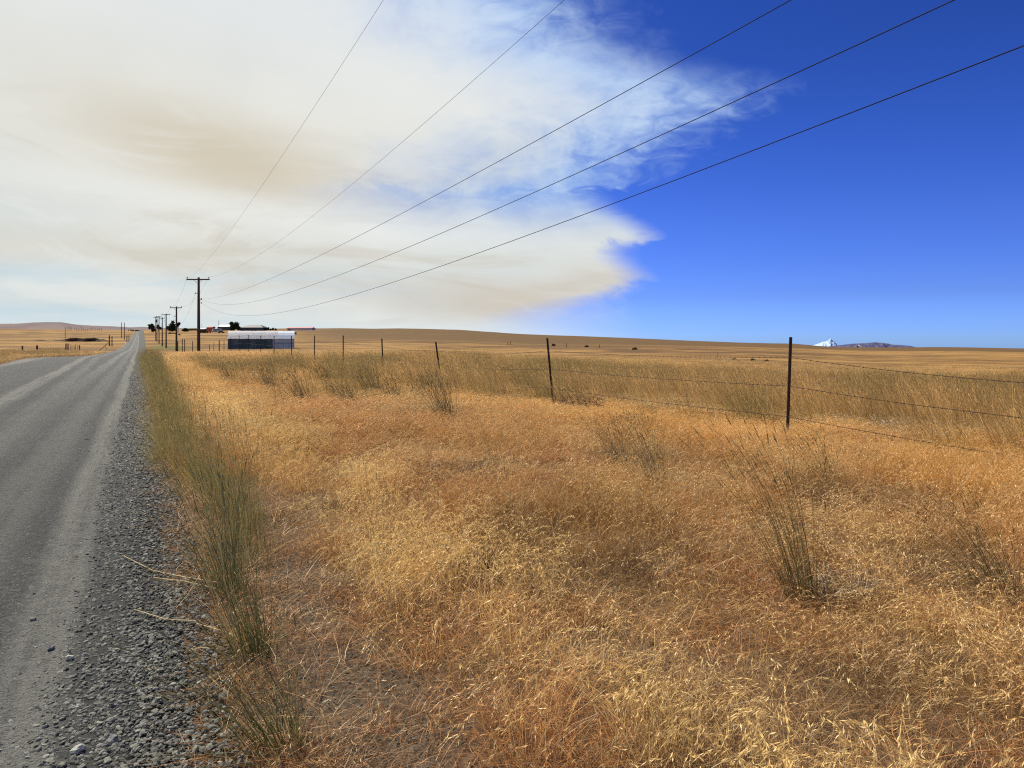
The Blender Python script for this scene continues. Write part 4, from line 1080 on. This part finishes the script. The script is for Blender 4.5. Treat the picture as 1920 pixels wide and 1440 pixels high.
for i, (px, H, lb) in enumerate([(498, 6.5, 'first small tree right of the slate barn'), (503, 7, 'second small tree right of the slate barn, slightly taller'), (512, 6, 'separate small tree farther right of the slate barn'), (517, 4, 'lowest shrub at the end of the tree line right of the slate barn'), (507.5, 3.5, 'low shrub in the gap of the tree line beside the slate barn'), (424, 10, 'wispy treetop showing behind the farmhouse roof'), (336 + 7, 4, 'small bush right of the slender tree')]):
    tree(px, 619, 520 if i != 5 else 545, H * u1, [(0, 0, H * .6 * u1, 2.0 * u1), (.3 * u1, 0, H * .8 * u1, 1.1 * u1), (-.5 * u1, 0, H * .35 * u1, 1.8 * u1)], lb, seed=10 + i, n=500, leaf=.3, name='small_tree')
def shrub(px, Y, w, h, lb, seed, mat=None, n=220, cat='shrub', nm='shrub'):
    p = at(px, Y)
    me = crown_mesh(seed, [(0, 0, h * .45, h * .5), (-w * .3, 0, h * .35, h * .42), (w * .3, 0, h * .35, h * .42)], n, h * .16, mat or M_sage)
    o = bpy.data.objects.new(nm, me); col.objects.link(o); o.location = p; tag(o, lb, cat, 'dark shrubs dotted over the far field'); return o
for i, (px, py_, Y, w, h, lb) in enumerate([
    (1038, 647, 230, 1.0, .9, 'dark shrub just right of the second fence post top'), (1100, 649, 210, 1.2, .8, 'low dark shrub in the far field right of the second post'),
    (1190, 654, 160, 1.2, .7, 'squat dark shrub in the far field between the two nearest posts'), (1411, 669, 78, .50, .32, 'small dark shrub left of the nearest fence post'),
    (1377, 668, 80, .5, .25, 'faint low shrub beside the small dark one left of the nearest post'), (1437, 669, 79, .5, .25, 'tiny shrub next to the nearest fence post'),
    (552, 627.5, 400, 2.6, 1.5, 'dark reddish mound of brush below the red roofed barn'), (257, 618.5, 560, 4, 1.6, 'dark bush on the road crest, left side'), (249, 619, 560, 3, 1.2, 'low bush left of the road crest'),
    (245, 618, 600, 6, 1.4, 'wide low brush line left of the road crest'), (374, 617, 470, 3, 1.5, 'brush pile behind the nearest pole'), (381, 619, 460, 5, 2.2, 'dark brush heap below the red shed'), (389, 621, 450, 6, 1.4, 'long low dark brush row below the red shed'),
    (319, 622, 430, 2, 1.2, 'dark brush lump in the field right of the far poles'), (326, 622.5, 430, 2, .9, 'second brush lump right of the far poles'), (336, 625, 400, 1.4, .9, 'small brush lump behind the second pole'),
    (1713, 705, 38, .3, .28, 'small green shrub in the tall grass at the right')]):
    shrub(px, Y, w, h, lb, 60 + i, M_leaf if i in (7, 8, 9, 11, 12, 16) else None)

# distant rank of bare trees on the left skyline
M_snag = simple('dead_wood', (.09, .075, .065), (.06, .05, .045), 2, .9)
ORD = ['first', 'second', 'third', 'fourth', 'fifth', 'sixth', 'seventh', 'eighth', 'ninth', 'tenth', 'eleventh', 'twelfth', 'thirteenth', 'fourteenth', 'fifteenth', 'sixteenth', 'rightmost']
def dead_tree(px, Y, H, i):
    p = at(px, Y); b = MB(); r = random.Random(i)
    b.tube([(0, 0, -.3), (r.uniform(-.1, .1), 0, H * .6), (r.uniform(-.3, .3), 0, H)], [.16, .10, .03], 6)
    for k in range(5):
        z = H * r.uniform(.35, .85); a = r.choice((-1, 1)) * r.uniform(.4, .9); b.tube([(0, 0, z), (a, r.uniform(-.3, .3), z + .5)], [.05, .02], 4)
    o = b.build('dead_tree', M_snag, None); o.location = p
    tag(o, f'{ORD[i]} bare dead tree from the left in the skyline row', 'dead tree', 'bare trees in a row on the left skyline'); return o
r = random.Random(5)
for i, px in enumerate([127, 130, 134, 139, 144, 148, 153, 157, 160, 164, 168, 171, 175, 178, 183, 187, 191]):
    dead_tree(px + r.uniform(-.8, .8), 560 + r.uniform(-20, 20), r.uniform(1.6, 3.4), i)

# eroded bank of the gully on the left
M_bank = simple('dark_earth_bank', (.055, .040, .030), (.13, .09, .055), .9, .95, .6)
def bank():
    Y = 262.; n = 70; rr = np.random.default_rng(3); V = []; Fc = []
    for k in range(n + 1):
        f = k / n; px = 62 + (192 - 62) * f; X = (px - 960) / F * Y; Yk = Y + 3 * math.sin(f * 9) + 2 * math.sin(f * 23)
        X = (px - 960) / F * Yk; g = gh(X, Yk)
        h = (.25 + .9 * sst(.35, .6, f) * (1 - sst(.93, 1, f)) + .25 * float(vn1(f * 14, 2))) * (1 - .55 * math.exp(-((f - .28) / .06) ** 2))
        if f > .97 or f < .02: h = .02
        V += [(X, Yk - .5, g - .6), (X, Yk, g + h * .55), (X, Yk + .15, g + h), (X, Yk + 2.5, g + h + .05), (X, Yk + 9, g - .3)]
        if k:
            a = 5 * k; Fc += [(a - 5 + j, a + j, a + j + 1, a - 5 + j + 1) for j in range(4)]
    b = MB(); b.add(V, Fc); o = b.build('earth_bank', M_bank)
    mg = simple('dry_bank_grass', (.36, .23, .09), (.25, .16, .07), .8, .95)
    o.data.materials.append(mg)
    for p in o.data.polygons:
        if p.index % 4 >= 2: p.material_index = 1
    tag(o, 'dark eroded earth bank of a gully in the left field', kind='structure')
bank()

# ------------------------------------------------------------------ wooden posts and gates
def wpost(px, yt, yb, w, lb, lean=0, grp='weathered wooden posts left of the road', Y=None, nm='wooden_post'):
    if Y is None:
        Y = 60.
        for _ in range(12):
            X = (px - 960) / F * Y; hh = min(gh(X, Y), -.15)
            Y = .5 * Y + .5 * np.clip(-hh * F / (yb - HY), 30, 260) if yb > HY + 2 else 200.
    X = (px - 960) / F * Y; g = gh(X, Y); H = max((HY - yt) / F * Y - g, .5); r_ = max(w / 2 / F * Y, .04)
    b = MB(); b.tube([(0, 0, -.3), (lean * H * .5, 0, H * .5), (lean * H, 0, H)], [r_, r_ * .97, r_ * .93], 8)
    o = b.build(nm, M_wood); o.location = (X, Y, g); tag(o, lb, 'post', grp); return o
GY = 118.
wpost(42, 648.5, 656, 3, 'leftmost short wooden post in the left grass', Y=90)
wpost(69.5, 647.5, 656, 3.6, 'thick short wooden post at the left end of the low gate', Y=100)
wpost(123.7, 644, 656.5, 2.4, 'left one of the twin gate posts', Y=GY)
wpost(127.5, 644, 656.5, 2.2, 'right one of the twin gate posts', Y=GY)
wpost(149.3, 647, 655, 1.8, 'lone wooden post right of the twin gate posts', Y=GY)
for i, px in enumerate([131.5, 135, 139, 142, 146]):
    wpost(px, 645.5 + (i * 7 % 3), 655, .7, f'{ORD[i]} thin stake from the left in the short row right of the twin gate posts', Y=GY, nm='stake', grp='thin stakes right of the twin gate posts')
def gate():
    Y = 108.; X0 = (72 - 960) / F * Y; X1 = (122 - 960) / F * Y; g = gh((X0 + X1) / 2, Y)
    o = empty('low_gate', (X0, Y, g)); L = X1 - X0
    zt = (HY - 655.3) / F * Y - g
    zt = max(zt, .35)
    for k in range(2):
        b = MB(); b.tube([(0, 0, zt - .28 * k), (L, .3, zt - .28 * k)], .045 - .01 * k, 6); b.build('rail', M_wood, o)
    for k in range(12):
        b = MB(); b.tube([(L * (k + .5) / 12, .1, zt - .5), (L * (k + .5) / 12, .1, zt + .02)], .03, 6); b.build('picket', M_wood, o)
    tag(o, 'low weathered rail gate between the thick post and the twin posts', 'gate')
gate()
def leaning():
    Y = 135.; p1 = Vector(((184 - 960) / F * Y, Y, (HY - 651) / F * Y)); p2 = Vector(((199 - 960) / F * Y, Y + 1, (HY - 635.5) / F * Y))
    g = gh(p1.x, Y); p1.z = g - .1; p2.z = g + 1.7
    b = MB(); b.tube([p1, (p1 + p2) / 2, p2], [.05, .055, .05], 7); o = b.build('leaning_pole', M_wood); tag(o, 'thin pole leaning to the right over the left verge', 'pole')
    m = (p1 + p2) / 2; b = MB(); b.tube([m + Vector((.3, 0, .1)), Vector((p2.x + .1, Y, g + .3))], [.045, .04], 7); o = b.build('prop', M_wood); tag(o, 'short prop under the leaning pole on the left verge', 'prop')
leaning()
for i, (px, yt, yb, Y, w) in enumerate([(205, 628.5, 636, 200, 2.2), (210, 630.5, 636, 195, 1.8), (237.5, 628.5, 633, 255, 1.0), (242, 627, 632, 262, 1.0), (240, 629, 634, 250, 1.2)]):
    wpost(px, yt, yb, w, ['thick post of a pair beside the road beyond the leaning pole', 'thinner post of the pair beside the road beyond the leaning pole', 'first of three small posts at the left road edge far up', 'third of three small posts at the left road edge far up', 'middle of three small posts at the left road edge far up'][i], Y=Y)
for i, (px, yt, Y, w) in enumerate([(341.8, 635.2, 112, 1.6), (346, 636, 110, 1.5), (361, 640, 104, 1.4), (401, 642, 100, 1.0), (411, 638, 98, 2.0), (393, 646, 95, .8), (420, 639, 98, 1.2), (333, 640, 118, 2.4)]):
    wpost(px, yt, 650, w, ['left post of a pair in front of the second pole', 'right post of a pair right of the second pole', 'wooden post just left of the nearest utility pole', 'thin post right of the nearest utility pole', 'thick post between the nearest pole and the white shed', 'thin low post right beside the nearest utility pole', 'slim post at the left corner of the white shed', 'stubby post at the foot of the second utility pole'][i], Y=Y, grp='wooden posts near the utility pole')
for i, (px, yt, Y) in enumerate([(952, 640.5, 230), (957, 639.5, 230), (1062, 643, 200), (1346, 661, 90), (1124, 646, 200)]):
    wpost(px, yt, 650, 1.0, ['left stake of a thin pair far out in the field', 'right stake of a thin pair far out in the field', 'thin stake in the far field right of the second fence post', 'thin stake in the far field left of the nearest post', 'short stake far out above the tall grass'][i], Y=Y, grp='thin stakes in the far field', nm='stake')

# ------------------------------------------------------------------ far hills, snow mountain, small ridge building
def hill(name, prof_px, Y, depth, base_z, mat, lb, rough=0.0, seed=0):
    xs_ = np.linspace(prof_px[0][0], prof_px[-1][0], 160); ysp = np.interp(xs_, [p[0] for p in prof_px], [p[1] for p in prof_px])
    V = []; n = len(xs_); R = 14; Fc = []
    for j in range(R + 1):
        f = j / R
        for i in range(n):
            D = Y - depth * (1 - f); top = (HY - ysp[i]) / F * Y
            prof = math.sin(f * math.pi / 2) ** .9
            X = (xs_[i] - 960) / F * D
            z = base_z + (top - base_z) * prof
            if 0 < j: z += rough * (top - base_z) * (float(vn2.fbm(xs_[i] / 9 + seed, f * 5 + seed, 4)) - .5) * (1 - f) * 2 * f ** .5
            V.append((X, D, z))
    for i in range(n): V.append(((xs_[i] - 960) / F * Y, Y + depth, base_z))
    for j in range(R + 1):
        for i in range(n - 1):
            a = j * n + i; Fc.append((a, a + 1, a + n + 1, a + n))
    b = MB(); b.add(V, Fc); o = b.build(name, mat, None, True); tag(o, lb, kind='structure'); return o
def mat_hill(name, c1, c2, sc):
    m, N, out = new_mat(name); g = N.node('ShaderNodeNewGeometry')
    n = N.noise(g.outputs['Position'], sc, 5, .6, .6); c = N.mix(N.mr(n, .35, .65), c1, c2); pbr(N, out, c, 1.0, spec=0.0); return m
M_hillL = mat_hill('hazy_sage_hills', (.165, .135, .135), (.22, .175, .165), .002)  # sage brown, with the mauve of distance haze put into the colour
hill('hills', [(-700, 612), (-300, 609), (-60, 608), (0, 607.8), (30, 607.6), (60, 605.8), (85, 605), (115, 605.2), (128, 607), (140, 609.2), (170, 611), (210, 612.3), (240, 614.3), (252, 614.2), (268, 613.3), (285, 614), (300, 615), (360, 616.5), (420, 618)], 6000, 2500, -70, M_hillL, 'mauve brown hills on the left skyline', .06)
M_hillR = mat_hill('hazy_butte', (.055, .065, .14), (.11, .10, .165), .0016)  # violet-blue base colour carries the air haze in front of the butte
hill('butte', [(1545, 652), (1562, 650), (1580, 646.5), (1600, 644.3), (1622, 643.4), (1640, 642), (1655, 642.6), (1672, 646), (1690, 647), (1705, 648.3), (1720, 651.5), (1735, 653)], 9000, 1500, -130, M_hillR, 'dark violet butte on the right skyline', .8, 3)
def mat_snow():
    m, N, out = new_mat('hazy_snow_and_rock'); g = N.node('ShaderNodeNewGeometry')
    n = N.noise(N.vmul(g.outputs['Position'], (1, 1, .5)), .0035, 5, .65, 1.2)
    c = N.mix(N.mr(n, .46, .56), (.44, .54, .72), (.23, .33, .55)); pbr(N, out, c, .9, spec=.1); return m  # blue distance haze is mixed into both the snow and rock colours
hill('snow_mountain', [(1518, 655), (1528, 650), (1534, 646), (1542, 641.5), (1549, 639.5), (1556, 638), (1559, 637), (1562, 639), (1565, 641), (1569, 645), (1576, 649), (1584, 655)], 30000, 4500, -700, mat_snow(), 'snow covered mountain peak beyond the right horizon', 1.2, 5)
def ridge_house():
    Y = 600.; X = (1611.5 - 960) / F * Y; g = gh(X, Y); o = empty('white_building', (X, Y, g))
    b = MB(); b.box((0, 0, .7), (2.2, 2.5, 1.6)); b.build('wall', M_white, o)
    b = MB(); b.prism([(-1.3, 1.5), (1.3, 1.5), (0, 2.0)], -1.4, 1.4, 'y'); b.build('roof', M_litroof, o)
    b = MB(); b.box((-1.7, 0, .8), (.8, 1.5, 1.8)); b.build('annex', M_dark, o)
    tag(o, 'tiny white building on the ridge below the violet butte', 'building')
ridge_house()

# ------------------------------------------------------------------ dead brush by the fence and straw stems over the gravel
M_twig = simple('bleached_twigs', (.46, .36, .24), (.28, .21, .14), 9, .9)
M_darktwig = simple('dark_weed_twigs', (.085, .06, .045), (.15, .09, .05), 9, .9)
def brush(px, py, w, h, n, mat, lb, seed):
    Y = 1.6 * F / (py - HY)
    for _ in range(6): Y = -gh((px - 960) / F * Y, Y) * F / (py - HY)
    X = (px - 960) / F * Y; r = random.Random(seed); b = MB()
    for k in range(n):
        a = r.uniform(0, 6.28); rr = w * math.sqrt(r.random()) * .5; p = Vector((rr * math.cos(a), rr * math.sin(a), r.uniform(0, h * .5)))
        d = Vector((r.gauss(0, 1), r.gauss(0, 1), abs(r.gauss(0, .6)))).normalized(); L = r.uniform(.10, .28) * (h + .4)
        q = p + d * L * .5 + Vector((r.uniform(-.02, .02), 0, .03)); e = p + d * L + Vector((0, 0, r.uniform(-.05, .05)))
        b.tube([p, q, e], [.0045, .0035, .002], 4, False)
    o = b.build('dead_brush', mat); o.location = (X, Y, gh(X, Y) + .03); tag(o, lb, 'dead brush', 'dead brush tangles near the fence'); return o
brush(1690, 812, 1.1, .35, 260, M_twig, 'bleached tangle of dead twigs right of the nearest post', 1)
brush(1590, 800, .6, .3, 90, M_twig, 'smaller pale twig tangle beside the nearest post', 2)
brush(1085, 768, 1.3, .5, 260, M_darktwig, 'dark reddish weed tangle right of the second post', 3)
brush(1560, 1110, .55, .08, 110, M_twig, 'pale flattened twigs beside the sparse stalk clump', 4)
brush(870, 1085, .35, .15, 60, M_darktwig, 'small dark weed tangle in the middle of the verge', 5)
M_straw = simple('straw', (.55, .43, .24), (.42, .30, .14), 8, .8)
def stem(pts, lb, rad=.0022):
    P = []
    for (px, py, dz) in pts:
        Y = 1.5 * F / (py - HY); X = (px - 960) / F * Y; P.append(Vector((X, Y, gh(X, Y) + dz)))
    Q = []
    for a, b_ in zip(P[:-1], P[1:]):
        for k in range(4): Q.append(a.lerp(b_, k / 4))
    Q.append(P[-1]); b = MB(); b.tube(Q, rad, 5); o = b.build('straw_stem', M_straw); tag(o, lb, 'straw stem', 'straw stems fallen over the gravel')
stem([(408, 1118, .08), (340, 1100, .06), (285, 1082, .04), (232, 1052, .03)], 'long pale straw stem lying over the gravel, leftmost')
stem([(405, 1120, .05), (345, 1106, .05), (288, 1093, .03)], 'shorter straw stem just below the longest one')
stem([(375, 1180, .04), (310, 1172, .03), (252, 1154, .03)], 'straw stem lying lower on the gravel, nearly level')
stem([(445, 1212, .05), (410, 1196, .04), (368, 1180, .03)], 'straw stem reaching out from the green tufts')
stem([(375, 1110, .1), (352, 1135, .06), (330, 1152, .03)], 'short straw stem bent down towards the gravel')
stem([(400, 1228, .03), (375, 1226, .03), (345, 1232, .02)], 'thin level straw stem at the gravel edge')
